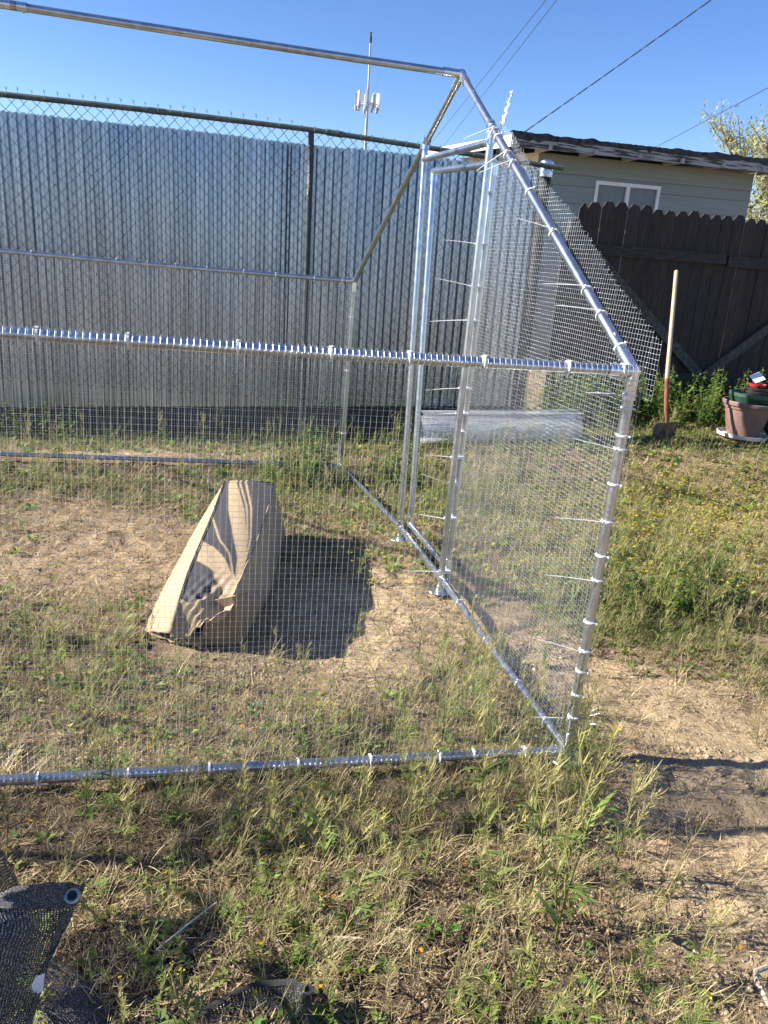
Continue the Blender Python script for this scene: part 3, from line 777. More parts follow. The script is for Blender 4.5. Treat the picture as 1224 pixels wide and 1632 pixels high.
# printed top panel with its crumpled near end
nu, nv = 72, 260
V = []; CO = []
tan = np.array((.36, .27, .165)); ink = np.array((.055, .052, .055))
for i in range(nv + 1):
    t = i / nv; a = spl(foldL, t); b = spl(edgeR, t)
    for j in range(nu + 1):
        u = j / nu; q = a + (b - a) * u
        dent = .085 * math.exp(-((t - .17) / .11) ** 2 - ((u - .80) / .26) ** 2) + .05 * math.exp(-((t - .03) / .09) ** 2 - ((u - .3) / .3) ** 2)
        bow = .012 * math.sin(math.pi * u) * S(t, .2, .6)
        cr = (1 - S(t, .15, .45)) * (.010 * math.sin(u * 17 + t * 40) * math.sin(t * 33 + u * 5) + .006 * math.sin(u * 31 - t * 60))
        cr2 = .0025 * math.sin(t * 26 + u * 9) * math.sin(u * 7)
        q = q + np.array((0, 0, (-dent + bow + (cr + cr2) * math.sin(math.pi * min(1, max(0, u))))))
        V.append(q)
        # leaf-shaped print: long arcs that meet at the pinch
        inky = t > .225 - .03 * math.sin(u * 7)
        if t > .32:
            lens = (.32, .48, .615, .816, .977)
            if np.interp(t, lens, (.93, .78, .56, .26, .10)) < u < np.interp(t, lens, (.97, .93, .80, .56, .27)): inky = False
            for ys_ in ((.97, .90, .81, .61, .33), (.985, .935, .865, .69, .45)):
                if abs(u - np.interp(t, lens, ys_)) < .012 + .010 * t: inky = False
            if t < .78 and abs(u - np.interp(t, (.34, .51, .615, .77), (.9, .6, .32, .02))) < .018: inky = False
            if t < .63 and np.interp(t, (.32, .40, .48, .575, .63), (.55, .45, .07, 0, 0)) < u < np.interp(t, (.32, .40, .48, .575, .63), (.95, .76, .55, .25, .0)): inky = False
        elif u > .5: inky = False
        CO.append((ink if inky else tan) * (.9 + .2 * vn(u * 30, t * 90, 3)))
V = np.array(V); n1 = nu + 1
ii = (np.arange(nv)[:, None] * n1 + np.arange(nu)[None, :]).ravel()
o3_ = np.array(ORIG[bx.name])
me = np_mesh('printed_panel', V - o3_, np.stack([ii, ii + 1, ii + n1 + 1, ii + n1], 1), np.array(CO), 'printed', True)
pp = np_obj('printed_panel', me, bx); pp['label'] = 'tan panel printed with charcoal leaf shapes'
# black fold line, torn front, front flap, raised far flap, floor
mb = MB(); mb.ribbon([spl(foldL, t) + np.array((0, 0, .005)) for t in st[2:]], .007, (0, 0, 1)); mb.build('fold_line', 'pot_black', bx)
mb = MB(); rows = []
Pk = Vector((-1.109, .81, .212)); Ga = Vector((-.886, 1.43, -.035)); Gb = Vector((-1.064, .862, -.038)); Gc = Vector((-1.236, .872, -.038)); Fl = Vector((-1.198, .86, .168)); Gm = Vector((-.955, 1.16, .035))
for tri in ((Pk, Gm, Ga), (Pk, Gb, Gm), (Gm, Gb, Ga), (Fl, Gb, Pk), (Fl, Gc, Gb)): mb.poly(tri)
ff = mb.build('front_flap', 'cardboard_in', bx); ff['label'] = 'bare brown folded end flap'
mb = MB(); rows = []
for i, u in enumerate(np.linspace(0, 1, 5)):
    rows.append([Vector((-1.46 + .10 * v + .13 * v * v, 1.0 - .16 * v, -.03 + .02 * u + .045 * u * math.sin(v * 9 + u * 2) * .6 + .03 * u * v)) + Vector((.03 * u, .05 * u, .01 * u)) + jit(i, j, .004) for j, v in enumerate(np.linspace(0, 1, 14))])
mb.grid(rows); mb.build('torn_flap', 'cardboard_in', bx, True)
mb = MB(); mb.grid([[Vector(spl(baseL, t)).lerp(Vector(spl(baseR, max(t, .2))), u) + Vector((0, 0, -.004 + .010 * u * (1 - u))) for u in np.linspace(0, 1, 5)] for t in np.linspace(.04, .98, 12)]); mb.build('floor_panel', 'cardboard_in', bx)
for ch in list(bx.children):
    if ch.name.startswith('fold_line'): continue
    m_ = ch.modifiers.new('board', 'SOLIDIFY'); m_.thickness = .004; m_.offset = -1

# ------------------------------------------------------------------ roll of wire mesh by the wall
ra_ = Vector((.60, 4.23, .175)); rb_ = Vector((2.02, 4.19, .265)); rd = (rb_ - ra_); RL = rd.length; rd.normalize()
rx = rd.cross(Vector((0, 0, 1))).normalized(); rz = rx.cross(rd)
roll = thing('mesh_roll', 'silver roll of welded wire mesh lying in weeds beside the corrugated wall', 'wire roll', (1.35, 4.4, .08))
mb = MB(); n = 0
for i in range(105):
    pts = []; s0 = RL * i / 104; r0 = .074
    for k in range(54):
        a = k * 2 * math.pi / 18 + .02 * i; r_ = r0 + .040 * k / 53 + .003 * math.sin(i * .4 + k)
        pts.append(ra_ + rd * s0 + (rx * math.cos(a) + rz * math.sin(a)) * r_)
    mb.tube(pts, .0014, 3, False)
for k in range(46):
    a = k * 2 * math.pi / 46; r_ = .112 + .003 * math.sin(k * 2.2); mb.tube([ra_ + rd * t + (rx * math.cos(a) + rz * math.sin(a)) * r_ for t in np.linspace(0, RL, 6)], .0014, 3, False)
for k in range(30):
    a = k * 2 * math.pi / 30; r_ = .09; mb.tube([ra_ + rd * t + (rx * math.cos(a) + rz * math.sin(a)) * r_ for t in (0, RL)], .0009, 3, False)
tag(mb.build('rolled_mesh', 'wire_new', roll), kind='stuff')
mb = MB()
def loose(a, s0): return ra_ + rd * s0 + rx * (-.02 - .0) + (rx * math.cos(a) * -1 + rz * math.sin(a)) * (.125 + .055 * (a - .4) / 2.0)
for i in range(105):
    s0 = RL * i / 104; mb.tube([loose(a, s0) for a in np.linspace(.2, 2.2, 10)], .0009, 3, False)
for a in np.linspace(.2, 2.2, 18): mb.tube([loose(a, t) for t in (0, RL * .5, RL)], .0009, 3, False)
tag(mb.build('loose_end', 'wire_new', roll), kind='stuff')

# ------------------------------------------------------------------ shovel
shv = thing('shovel', 'long-handled round point shovel stuck upright in weeds before the wooden fence', 'shovel', (2.98, 4.36, .13))
ptop = Vector((2.955, 4.62, 1.66)); pm = Vector((2.943, 4.40, .70)); pn = Vector((2.971, 4.36, .44)); pk = Vector((3.005, 4.34, .32))
MB().tube([ptop + (ptop - pm).normalized() * .008, ptop, ptop.lerp(pm, .5), pm], [.010, .0185, .019, .0195], 14).build('handle', 'ash_wood', shv, True)
sk = MB(); sk.tube([pm + (ptop - pm).normalized() * .02, pm.lerp(pn, .5), pn, pn.lerp(pk, .6), pk + Vector((.012, -.004, -.10))], [.0215, .0215, .02, .019, .012], 14); sk.build('socket', 'red_steel', shv, True)
blade = MB(); rows = []
bt = Vector((3.005, 4.335, .318)); down_ = Vector((-.12, .02, -1)).normalized(); sd = Vector((1, .05, .06)).normalized(); nf = sd.cross(down_).normalized()
for i in range(13):
    v = i / 12; hw = .128 * (1 - .10 * v) if v < .5 else .128 * .95 * math.sqrt(max(0.0, 1 - ((v - .5) / .5) ** 2.2)) + .002
    rows.append([bt + down_ * (v * .255) + sd * (hw * w) + nf * ((.028 * (w * w)) * (1 - v) - .015 * v) for w in np.linspace(-1, 1, 13)])
blade.grid(rows); bo = blade.build('blade', 'rust', shv, True, 60)
bo.modifiers.new('steel', 'SOLIDIFY').thickness = .003
mb = MB()
for w in (-1, 1): mb.tube([bt + sd * (.02 * w) + nf * .004, bt + sd * (.128 * w) + nf * .034], .006, 8)
mb.build('step', 'rust', shv, True)

# ------------------------------------------------------------------ plant pots
px, py = 3.84, 4.36; pz = gz1(px, py)
sau = MB().lathe((px, py, pz + .006), [(0, 0), (.19, 0), (.225, .012), (.235, .045), (.228, .045), (.215, .018), (.0, .014)], 36).build('saucer', 'white_dirty', None, True)
tag(sau, 'dirty white saucer under the large mauve plant pot', 'saucer')
zb = pz + .024
big = thing('plant_pot', 'large mauve plastic plant pot with thick rim by the wooden fence', 'plant pot', (px, py, zb))
MB().lathe((px, py, zb), [(0, 0), (.13, 0), (.14, .006), (.175, .12), (.205, .255), (.205, .262), (.190, .262), (.12, .02), (0, .02)], 40).build('bowl', 'mauve', big, True)
MB().lathe((px, py, zb), [(.203, .258), (.218, .262), (.222, .285), (.238, .292), (.243, .305), (.243, .325), (.237, .332), (.226, .330), (.206, .262)], 40).build('rim', 'mauve', big, True)
MB().lathe((px, py, zb), [(0, .25), (.2, .25)], 24).build('soil', 'dark_matte', big, True)
gp = thing('green_pot', 'dark green shallow plant pot standing in the mauve pot', 'plant pot', (px + .01, py, zb + .25))
MB().lathe((px + .01, py, zb + .255), [(0, 0), (.165, 0), (.17, .005), (.20, .12), (.206, .125), (.208, .155), (.200, .157), (.19, .12), (.16, .012), (0, .012)], 40).build('bowl', 'pot_green', gp, True)
zc = zb + .27
for k, (dx, r_, h) in enumerate(((.02, .118, .115), (.03, .108, .13), (.022, .098, .15))):
    lb = ('widest black nursery pot at the foot of the stack in the green pot', 'middle black nursery pot of the stack in the green pot', 'smallest black nursery pot on top of the stack in the green pot')[k]
    t = thing('nursery_pot', lb, 'nursery pot', (px + dx, py - .02, zc + .03 * k), 'stacked black nursery pots')
    z0 = zc + .012 * k + .001
    MB().lathe((px + dx, py - .02, z0), [(0, 0), (r_ * .72, 0), (r_ * .9, h), (r_ * 1.0, h + .003), (r_ * 1.02, h + .022), (r_ * .96, h + .024), (r_ * .86, h), (r_ * .68, .006), (0, .006)], 30).build('bowl', 'pot_black', t, True)
    for rr_ in (.5, .75): MB().tube([(px + dx + r_ * (.72 + .18 * rr_ + .01) * math.cos(a), py - .02 + r_ * (.72 + .18 * rr_ + .01) * math.sin(a), z0 + h * rr_) for a in np.linspace(0, 2 * math.pi, 25)], .003, 5, False).build('rib', 'pot_black', t)
zt = zc + .024 + .151 + .024
rp = MB().lathe((px + .02, py - .02, zt + .002), [(0, 0), (.062, 0), (.078, .022), (.082, .03), (.076, .032), (.06, .006), (0, .005)], 28).build('red_dish', 'pot_red', None, True)
tag(rp, 'small red plastic dish on top of the black nursery pots', 'dish')
tx_ = Vector((.93, .12, .34)).normalized(); tn = Vector((-.25, -.62, .72)); tn = (tn - tx_ * tn.dot(tx_)).normalized(); mb = MB(); mb.box((px + .045, py + .035, zt + .085), (.12, .0015, .10), Matrix((tx_, tn, tx_.cross(tn))).transposed())
lt_ = mb.build('white_tag', 'label_white'); tag(lt_, 'blank white plastic tag leaning in the red dish', 'plant tag')
p2x, p2y = 4.28, 4.62; p2z = gz1(p2x, p2y)
dp = thing('dark_pot', 'dark plant pot half hidden beside the mauve pot', 'plant pot', (p2x, p2y, p2z))
MB().lathe((p2x, p2y, p2z), [(0, 0), (.13, 0), (.18, .26), (.19, .27), (.18, .28), (.165, .26), (.12, .02), (0, .02)], 32).build('bowl', 'pot_black', dp, True)
tp_ = thing('terracotta_pot', 'orange terracotta pot sitting in the dark pot', 'plant pot', (p2x, p2y, p2z + .2))
MB().lathe((p2x, p2y, p2z + .022), [(0, 0), (.09, 0), (.125, .25), (.15, .255), (.155, .31), (.145, .315), (.12, .26), (.08, .02), (0, .02)], 32).build('bowl', 'terracotta', tp_, True)

# ------------------------------------------------------------------ black shade cloth in the near corner
def cloth(name, ctrl, nu, nv, parent, seed, amp, mat='shade_net'):
    ctrl = np.array(ctrl, float); r_, c_ = ctrl.shape[:2]
    us = np.linspace(0, 1, nu); vs = np.linspace(0, 1, nv)
    def cub(P, t):     # Catmull-Rom through the control points
        n = len(P) - 1; k = min(int(t * n), n - 1); f = t * n - k
        p0, p1, p2, p3 = P[max(k - 1, 0)], P[k], P[k + 1], P[min(k + 2, n)]
        return .5 * (2 * p1 + (p2 - p0) * f + (2 * p0 - 5 * p1 + 4 * p2 - p3) * f * f + (3 * p1 - p0 - 3 * p2 + p3) * f ** 3)
    G = np.zeros((nv, nu, 3))
    for i, v in enumerate(vs):
        row = [cub(ctrl[:, k], v) for k in range(c_)]
        for j, u in enumerate(us): G[i, j] = cub(np.array(row), u)
    uu, vv = np.meshgrid(us, vs)
    G[..., 2] += amp * (fbm(uu, vv * 2, 5, seed) + .5 * np.sin(uu * 14 + 5 * vv + seed))
    G[..., 1] += amp * .8 * fbm(uu * 2, vv, 5, seed + 9)
    du = np.cumsum(np.linalg.norm(np.diff(G, axis=1, prepend=G[:, :1]), axis=2), axis=1); dv = np.cumsum(np.linalg.norm(np.diff(G, axis=0, prepend=G[:1]), axis=2), axis=0)
    o3 = np.array(ORIG[parent.name])
    ii = (np.arange(nv - 1)[:, None] * nu + np.arange(nu - 1)[None, :]).ravel(); Q = np.stack([ii, ii + 1, ii + nu + 1, ii + nu], 1)
    me = np_mesh(name, G.reshape(-1, 3) - o3, Q, None, mat, True)
    uvl = me.uv_layers.new(name='UVMap'); UV = np.stack([du.ravel(), dv.ravel()], 1)[Q.ravel()]
    uvl.data.foreach_set('uv', UV.astype(np.float32).ravel())
    return np_obj(name, me, parent), G
def strip(G, idx, off, w):
    return MB().grid([[Vector(a) + Vector(off) for a in G[i, idx]] for i in range(w)])
def grommet(p, nrm, parent, r_=.0125):
    nrm = Vector(nrm).normalized(); x = nrm.cross(Vector((.1, .3, 1))).normalized(); y = nrm.cross(x); p = Vector(p)
    mb = MB(); pts = [p + (x * math.cos(a) + y * math.sin(a)) * r_ for a in np.linspace(0, 2 * math.pi, 25)]
    mb.tube(pts, .0042, 8, False); mb.build('grommet', 'brass', parent, True)
    MB().poly([p - nrm * .001 + (x * math.cos(a) + y * math.sin(a)) * r_ for a in np.linspace(0, 2 * math.pi, 20)[:-1]]).build('grommet_hole', 'pot_black', parent)
net = thing('shade_cloth', 'heap of black knitted shade cloth with a raised grommet corner and white tag', 'shade cloth', (-1.65, -.75, -.04))
ctrl = [  # rows from the hem (far) towards the camera; columns left to right, the out-of-view left ones raised to shade the ground
    [(-2.55, -.46, .80), (-2.05, -.60, .50), (-1.76, -.74, .36), (-1.60, -.79, .325), (-1.468, -.727, .30)],
    [(-2.55, -.66, .84), (-2.05, -.77, .53), (-1.74, -.86, .37), (-1.59, -.86, .27), (-1.505, -.785, .225)],
    [(-2.55, -.86, .82), (-2.05, -.93, .52), (-1.74, -.97, .33), (-1.60, -.93, .21), (-1.535, -.84, .14)],
    [(-2.55, -1.06, .70), (-2.05, -1.09, .45), (-1.76, -1.07, .24), (-1.62, -1.0, .11), (-1.555, -.90, .05)],
    [(-2.5, -1.28, .5), (-2.0, -1.26, .28), (-1.78, -1.18, .10), (-1.64, -1.08, .0), (-1.56, -.98, -.03)]]
clo, G = cloth('cloth_sheet', ctrl, 90, 70, net, 3, .035)
mb = MB(); mb.grid([[Vector(G[i, j]) + Vector((0, -.002, .004)) for j in range(0, 90)] for i in range(0, 9)]); mb.build('hem_band', 'hem', net, True)
mb = MB(); mb.grid([[Vector(G[i, j]) + Vector((.001, -.004, .005)) for j in range(82, 90)] for i in range(9, 70)]); mb.build('hem_band', 'hem', net, True)
gp_ = Vector(G[4, 85]) + Vector((-.002, -.006, .010)); grommet(gp_, (.1, -.55, .8), net)
q = Vector(G[34, 87]); mb = MB(); mb.poly([q + Vector((-.012, -.012, .0)), q + Vector((.006, -.010, .012)), q + Vector((.010, -.006, .05)), q + Vector((-.004, -.012, .052)), q + Vector((-.016, -.016, .03))]); mb.build('white_tag', 'label_white', net)
ctrl2 = [
    [(-2.55, -.24, .66), (-2.0, -.34, .42), (-1.74, -.46, .22), (-1.63, -.52, .06), (-1.60, -.60, -.02)],
    [(-2.55, -.40, .70), (-2.0, -.48, .43), (-1.74, -.58, .20), (-1.60, -.62, .04), (-1.50, -.66, -.035)],
    [(-2.4, -.60, .50), (-2.0, -.66, .34), (-1.70, -.70, .09), (-1.55, -.72, .02), (-1.43, -.74, -.035)],
    [(-2.3, -.80, .06), (-1.95, -.82, .08), (-1.68, -.82, .05), (-1.52, -.82, .005), (-1.40, -.82, -.035)],
    [(-2.3, -1.05, .0), (-1.95, -1.0, .02), (-1.68, -.98, .01), (-1.52, -.95, -.02), (-1.41, -.93, -.04)]]
clo2, G2 = cloth('cloth_fold', ctrl2, 70, 50, net, 12, .03)
net2 = thing('shade_cloth_corner', 'loose black shade cloth corner with tarnished grommet lying on dark soil', 'shade cloth', (-1.1, -.83, -.04))
def low(x, y, h): return (x, y, gz1(x, y) + h)
ctrl3 = [[low(-1.235, -.79, .016), low(-1.16, -.768, .03), low(-1.09, -.762, .045), low(-1.035, -.772, .05), low(-1.004, -.80, .042)],
         [low(-1.22, -.84, .002), low(-1.15, -.80, .0), low(-1.09, -.80, .002), low(-1.04, -.81, .006), low(-1.0, -.845, .036)],
         [low(-1.22, -.90, -.008), low(-1.15, -.89, -.010), low(-1.09, -.89, -.010), low(-1.04, -.89, -.004), low(-1.0, -.90, .03)],
         [low(-1.22, -1.0, -.01), low(-1.15, -.98, -.012), low(-1.09, -.98, -.012), low(-1.04, -.98, -.006), low(-1.005, -.99, .024)]]
clo3, G3 = cloth('cloth_sheet', ctrl3, 46, 40, net2, 21, .004, 'shade_net_shaded')
mb = MB(); mb.grid([[Vector(G3[i, j]) + Vector((0, 0, .003)) for j in range(46)] for i in range(0, 5)]); mb.build('hem_band', 'hem_shaded', net2, True)
mb = MB(); mb.grid([[Vector(G3[i, j]) + Vector((0, 0, .0045)) for j in range(41, 46)] for i in range(0, 40)]); mb.build('hem_band', 'hem_shaded', net2, True)
grommet(Vector(G3[3, 43]) + Vector((0, 0, .008)), (0, -.3, 1), net2, .010)

# ------------------------------------------------------------------ small loose things on the ground
za, zb_ = Vector((-1.332, -.619, gz1(-1.332, -.619) + .008)), Vector((-1.194, -.507, gz1(-1.194, -.507) + .03))
o = MB().tube([za, za.lerp(zb_, .5) + Vector((.004, 0, .006)), zb_], [.0022, .0022, .0012], 5).build('dropped_zip_tie', 'zip'); tag(o, 'white zip tie dropped on the dark ground beside the shade cloth', 'zip tie')
s0 = Vector((.075, -.90, gz1(.075, -.9)))
o = MB().tube([s0 + Vector((.01, -.16, .012)), s0 + Vector((-.008, -.06, .02)), s0 + Vector((0, .0, .03)), s0 + Vector((.012, .015, .034)), s0 + Vector((.08, .03, .03)), s0 + Vector((.17, .05, .02))], [.006, .0065, .007, .007, .006, .005], 8).build('bent_stick', 'dead_wood', None, True); tag(o, 'pale grey bent stick lying on the sandy ground', 'stick')
s1 = Vector((-.62, -.80, gz1(-.62, -.80)))
o = MB().tube([Vector((-.92, -.645, gz1(-.92, -.645) + .02)), Vector((-.86, -.665, gz1(-.86, -.665) + .02)), Vector((-.80, -.69, gz1(-.80, -.69) + .012))], [.0025, .003, .002], 7).build('thin_twig', 'dead_wood', None, True); tag(o, 'thin pale twig lying in straw before the bottom rail', 'twig')

# ------------------------------------------------------------------ vegetation
def blades(base, az, lean, L, w, curl, segs, c0, c1, twist=None, taper=1.6):
    N = len(base); base = np.asarray(base, float)
    az = np.broadcast_to(az, N).astype(float); lean = np.broadcast_to(lean, N); L = np.broadcast_to(L, N); w = np.broadcast_to(w, N); curl = np.broadcast_to(curl, N)
    h = np.stack([np.cos(az), np.sin(az), np.zeros(N)], 1); zz = np.array((0, 0, 1.))
    tw = rng.uniform(-.9, .9, N) if twist is None else np.broadcast_to(twist, N)
    side = np.stack([-np.sin(az), np.cos(az), np.zeros(N)], 1)
    side = side * np.cos(tw)[:, None] + (h * .5 + zz * .5) * np.sin(tw)[:, None]
    side /= np.linalg.norm(side, axis=1)[:, None]
    p = base.copy(); V = np.zeros((N, segs + 1, 2, 3)); Cc = np.zeros((N, segs + 1, 2, 3))
    c0 = np.broadcast_to(c0, (N, 3)); c1 = np.broadcast_to(c1, (N, 3))
    for k in range(segs + 1):
        s = k / segs; ww = (w * np.maximum(.12, 1 - s ** taper) * .5)[:, None]
        V[:, k, 0] = p - side * ww; V[:, k, 1] = p + side * ww
        Cc[:, k, :] = (c0 * (1 - s) + c1 * s)[:, None, :]
        a = lean + curl * (s + .5 / segs)
        p = p + (L / segs)[:, None] * (h * np.sin(a)[:, None] + zz * np.cos(a)[:, None])
    st = (segs + 1) * 2
    q = np.array([(2 * k, 2 * k + 1, 2 * k + 3, 2 * k + 2) for k in range(segs)])
    Q = (np.arange(N)[:, None, None] * st + q[None]).reshape(-1, 4)
    return V.reshape(-1, 3), Q, Cc.reshape(-1, 3)
def leaves(base, az, pitch, L, wr, c0, fold=.25):
    # pointed oval leaf: two quads folded along the midrib
    N = len(base); az = np.broadcast_to(az, N); pitch = np.broadcast_to(pitch, N); L = np.broadcast_to(L, N)
    d = np.stack([np.cos(az) * np.cos(pitch), np.sin(az) * np.cos(pitch), np.sin(pitch)], 1)
    s = np.stack([-np.sin(az), np.cos(az), np.zeros(N)], 1); n = np.cross(d, s)
    Lc = L[:, None]; W = Lc * wr
    b = np.asarray(base); m1 = b + d * Lc * .4; tip = b + d * Lc - n * Lc * -.0 + np.array((0, 0, -.18)) * Lc
    l1 = m1 + s * W + n * W * fold; r1 = m1 - s * W + n * W * fold
    mid = b + d * Lc * .5
    V = np.stack([b, l1, tip, mid, r1], 1)
    Q = (np.arange(N)[:, None, None] * 5 + np.array([(0, 3, 2, 1), (0, 4, 2, 3)])[None]).reshape(-1, 4)
    C_ = np.repeat(np.broadcast_to(c0, (N, 3)), 5, 0)
    return V.reshape(-1, 3), Q, C_
def merge(parts):
    V = []; Q = []; C_ = []; o = 0
    for v, q, c in parts: V.append(v); Q.append(q + o); C_.append(c); o += len(v)
    return np.concatenate(V), np.concatenate(Q), np.concatenate(C_)
def stalk(pts, rs, c0, c1, n=3):
    mb = MB(); mb.tube(pts, list(rs), n, False); v = np.array(mb.v); k = np.repeat(np.linspace(0, 1, len(pts)), n)[:, None]
    return v, np.array(mb.f), np.array(c0) * (1 - k) + np.array(c1) * k
def inst(proto, pos, yaw, sc_, tilt=None, tint=None):
    v, q, c = proto; N = len(pos); sc_ = np.broadcast_to(sc_, N)
    ca, sa_ = np.cos(yaw), np.sin(yaw); x = v[None, :, 0] * ca[:, None] - v[None, :, 1] * sa_[:, None]; y = v[None, :, 0] * sa_[:, None] + v[None, :, 1] * ca[:, None]; z = np.broadcast_to(v[None, :, 2], x.shape)
    if tilt is not None:
        x = x + z * tilt[:, :1]; y = y + z * tilt[:, 1:2]
    P = np.stack([x, y, z], 2) * sc_[:, None, None] + np.asarray(pos)[:, None, :]
    Q = (np.arange(N)[:, None, None] * len(v) + q[None]).reshape(-1, q.shape[1])
    Cc = np.broadcast_to(c[None], (N, len(v), 3))
    if tint is not None: Cc = Cc * tint[:, None, :]
    return P.reshape(-1, 3), Q, Cc.reshape(-1, 3)

YG = np.array((.40, .37, .14)); G1 = np.array((.14, .205, .045)); G2_ = np.array((.22, .262, .067)); DRY = np.array((.48, .385, .215)); DRY2 = np.array((.34, .245, .135))
def mustard(seed, h, nb, leafy, pods=14, dry=0.):
    r = np.random.default_rng(seed); st_ = []; pd = []; lf = []
    ys = YG * (1 - dry) + DRY * dry
    def stem_path(p, az, lean, L, n=7, up=.6):
        pts = [np.array(p, float)]; a = lean; z = az
        for i in range(n):
            z += r.normal(0, .16); a += r.normal(0, .09) - up * lean / n
            pts.append(pts[-1] + L / n * np.array((math.cos(z) * math.sin(a), math.sin(z) * math.sin(a), math.cos(a))))
        return pts
    def dress(pts, rad, np_, start):
        pts = np.array(pts); n = len(pts) - 1
        t = r.uniform(start, 1, np_) * n; k = np.minimum(t.astype(int), n - 1); b = pts[k] + (pts[k + 1] - pts[k]) * (t - k)[:, None]
        pd.append(blades(b, r.uniform(0, 2 * np.pi, np_), r.uniform(.7, 1.25, np_), r.uniform(.022, .055, np_) * (h / .4) ** .4, .0023, r.uniform(-.9, -.2, np_), 3, ys * r.uniform(.75, 1.1, (np_, 1)), ys * 1.15, r.uniform(-1, 1, np_), 3.0))
    main = stem_path((0, 0, -.01), r.uniform(0, 6.3), r.uniform(.05, .30), h, 9)
    st_.append(stalk(main, np.linspace(.0030, .0009, 10) * (h / .4) ** .5, G2_ * .9 * (1 - dry) + DRY * dry, ys))
    dress(main, .001, pods, .45)
    for i in range(nb):
        k = r.integers(2, 8); b = main[k]; sub = stem_path(b, r.uniform(0, 6.3), r.uniform(.45, 1.0), h * r.uniform(.25, .5), 5)
        st_.append(stalk(sub, np.linspace(.0016, .0006, 6), G2_ * (1 - dry) + DRY * dry, ys)); dress(sub, .001, max(4, pods * 2 // 3), .25)
    nl = leafy; t = r.uniform(.03, .6, nl) * 9; k = t.astype(int); mp = np.array(main); b = mp[k] + (mp[k + 1] - mp[k]) * (t - k)[:, None]
    Lf = r.uniform(.03, .085, nl) * (h / .4) ** .5
    if nl:
        az = r.uniform(0, 6.3, nl)
        cc = (G1 * r.uniform(.8, 1.5, (nl, 1))) * (1 - dry) + DRY2 * dry
        lf.append(blades(b, az, r.uniform(.6, 1.2, nl), Lf, Lf * .16, r.uniform(.4, 1.3, nl), 4, cc, cc * 1.15, r.uniform(-.4, .4, nl), 2.2))
        for s_ in (.35, .6):     # side lobes
            d = np.stack([np.cos(az), np.sin(az), np.full(nl, .25)], 1) * (Lf * s_)[:, None]
            for sg in (-1, 1): lf.append(leaves(b + d, az + sg * 1.1, r.uniform(-.1, .4, nl), Lf * .34, .2, cc))
    if dry < .5:
        nf = r.integers(2, 6); b = np.array(main[-1])[None] + r.normal(0, .006, (nf, 3))
        lf.append(leaves(b, r.uniform(0, 6.3, nf), r.uniform(0, .8, nf), .007, .5, np.array((.55, .42, .03))))
    return merge(st_), (merge(pd) if pd else None), (merge(lf) if lf else None)
def bush(seed, h, nst, nlf, c=G1):
    r = np.random.default_rng(seed); st_ = []; lf = []
    for i in range(nst):
        a = r.uniform(0, 6.3); sp = r.uniform(.05, .55); L = h * r.uniform(.6, 1.0)
        pts = [np.array((0, 0, -.01)) + np.array((math.cos(a), math.sin(a), 0)) * r.uniform(0, .03)]
        for k in range(6): sp *= .92; pts.append(pts[-1] + L / 6 * np.array((math.cos(a) * math.sin(sp), math.sin(a) * math.sin(sp), math.cos(sp))) + r.normal(0, .006, 3))
        st_.append(stalk(pts, np.linspace(.003, .001, 7), G2_ * .8, G2_))
        P_ = np.array(pts); t = np.sort(r.uniform(.12, 1, nlf)) * 6; k = np.minimum(t.astype(int), 5); b = P_[k] + (P_[k + 1] - P_[k]) * (t - k)[:, None]
        Lf = h * r.uniform(.08, .17, nlf) * (1.25 - t / 9)
        lf.append(leaves(b, r.uniform(0, 6.3, nlf), r.uniform(-.3, .7, nlf), Lf, r.uniform(.16, .26), c * r.uniform(.7, 1.5, (nlf, 1))))
    return merge(st_), None, merge(lf)
def rosette(seed, R_, n, c):
    r = np.random.default_rng(seed); az = r.uniform(0, 6.3, n); b = np.stack([.2 * R_ * np.cos(az), .2 * R_ * np.sin(az), r.uniform(0, .25 * R_, n)], 1)
    return leaves(b, az, r.uniform(.05, .9, n), R_ * r.uniform(.5, 1, n), .24, c * r.uniform(.7, 1.5, (n, 1)))
def tuft(seed, h, n, c0, c1):
    r = np.random.default_rng(seed); b = np.concatenate([r.normal(0, .012, (n, 2)), np.full((n, 1), -.005)], 1)
    return blades(b, r.uniform(0, 6.3, n), r.uniform(.05, .7, n), h * r.uniform(.4, 1, n), r.uniform(.0014, .0028, n), r.uniform(.2, 1.6, n), 4, c0 * r.uniform(.7, 1.2, (n, 1)), c1 * r.uniform(.8, 1.2, (n, 1)))

def scat(n, xr, yr, dens=None):
    out = np.zeros((0, 2))
    for _ in range(12):
        p = np.stack([rng.uniform(*xr, n * 2), rng.uniform(*yr, n * 2)], 1)
        if dens is not None: p = p[rng.uniform(0, 1, len(p)) < dens(p[:, 0], p[:, 1])]
        out = np.concatenate([out, p]); 
        if len(out) >= n: break
    return out[:n]
def off_pads(p):      # nothing grows through the carton, the pots or the cloth
    x, y = p[:, 0], p[:, 1]
    k = ~((y > .80) & (y < 2.25) & (x > -1.47 + .13 * (y - .9)) & (x < -1.06 + .26 * (y - .85)))
    k &= np.hypot(x - 3.84, y - 4.36) > .25
    k &= np.hypot(x - 4.28, y - 4.62) > .2
    k &= ~((x < -1.62) & (y < -.5) & (y > -1.4))
    return p[k]
def on(p, dz=0.0): return np.concatenate([p, (gz(p[:, 0], p[:, 1]) + dz)[:, None]], 1)
ZN = ((-2.1, 1.35), (-1.25, 1.0)); ZM = ((-3.0, 2.6), (.9, 3.2)); ZF = ((-3.3, 5.6), (2.6, 5.5))
dry_d = lambda x, y: np.clip(1.0 - .75 * sandy(x, y) - .5 * gauss(x, y, -1.0, -.75, .7, .35) + .8 * fbm(x, y, 3, 71), .04, 1)
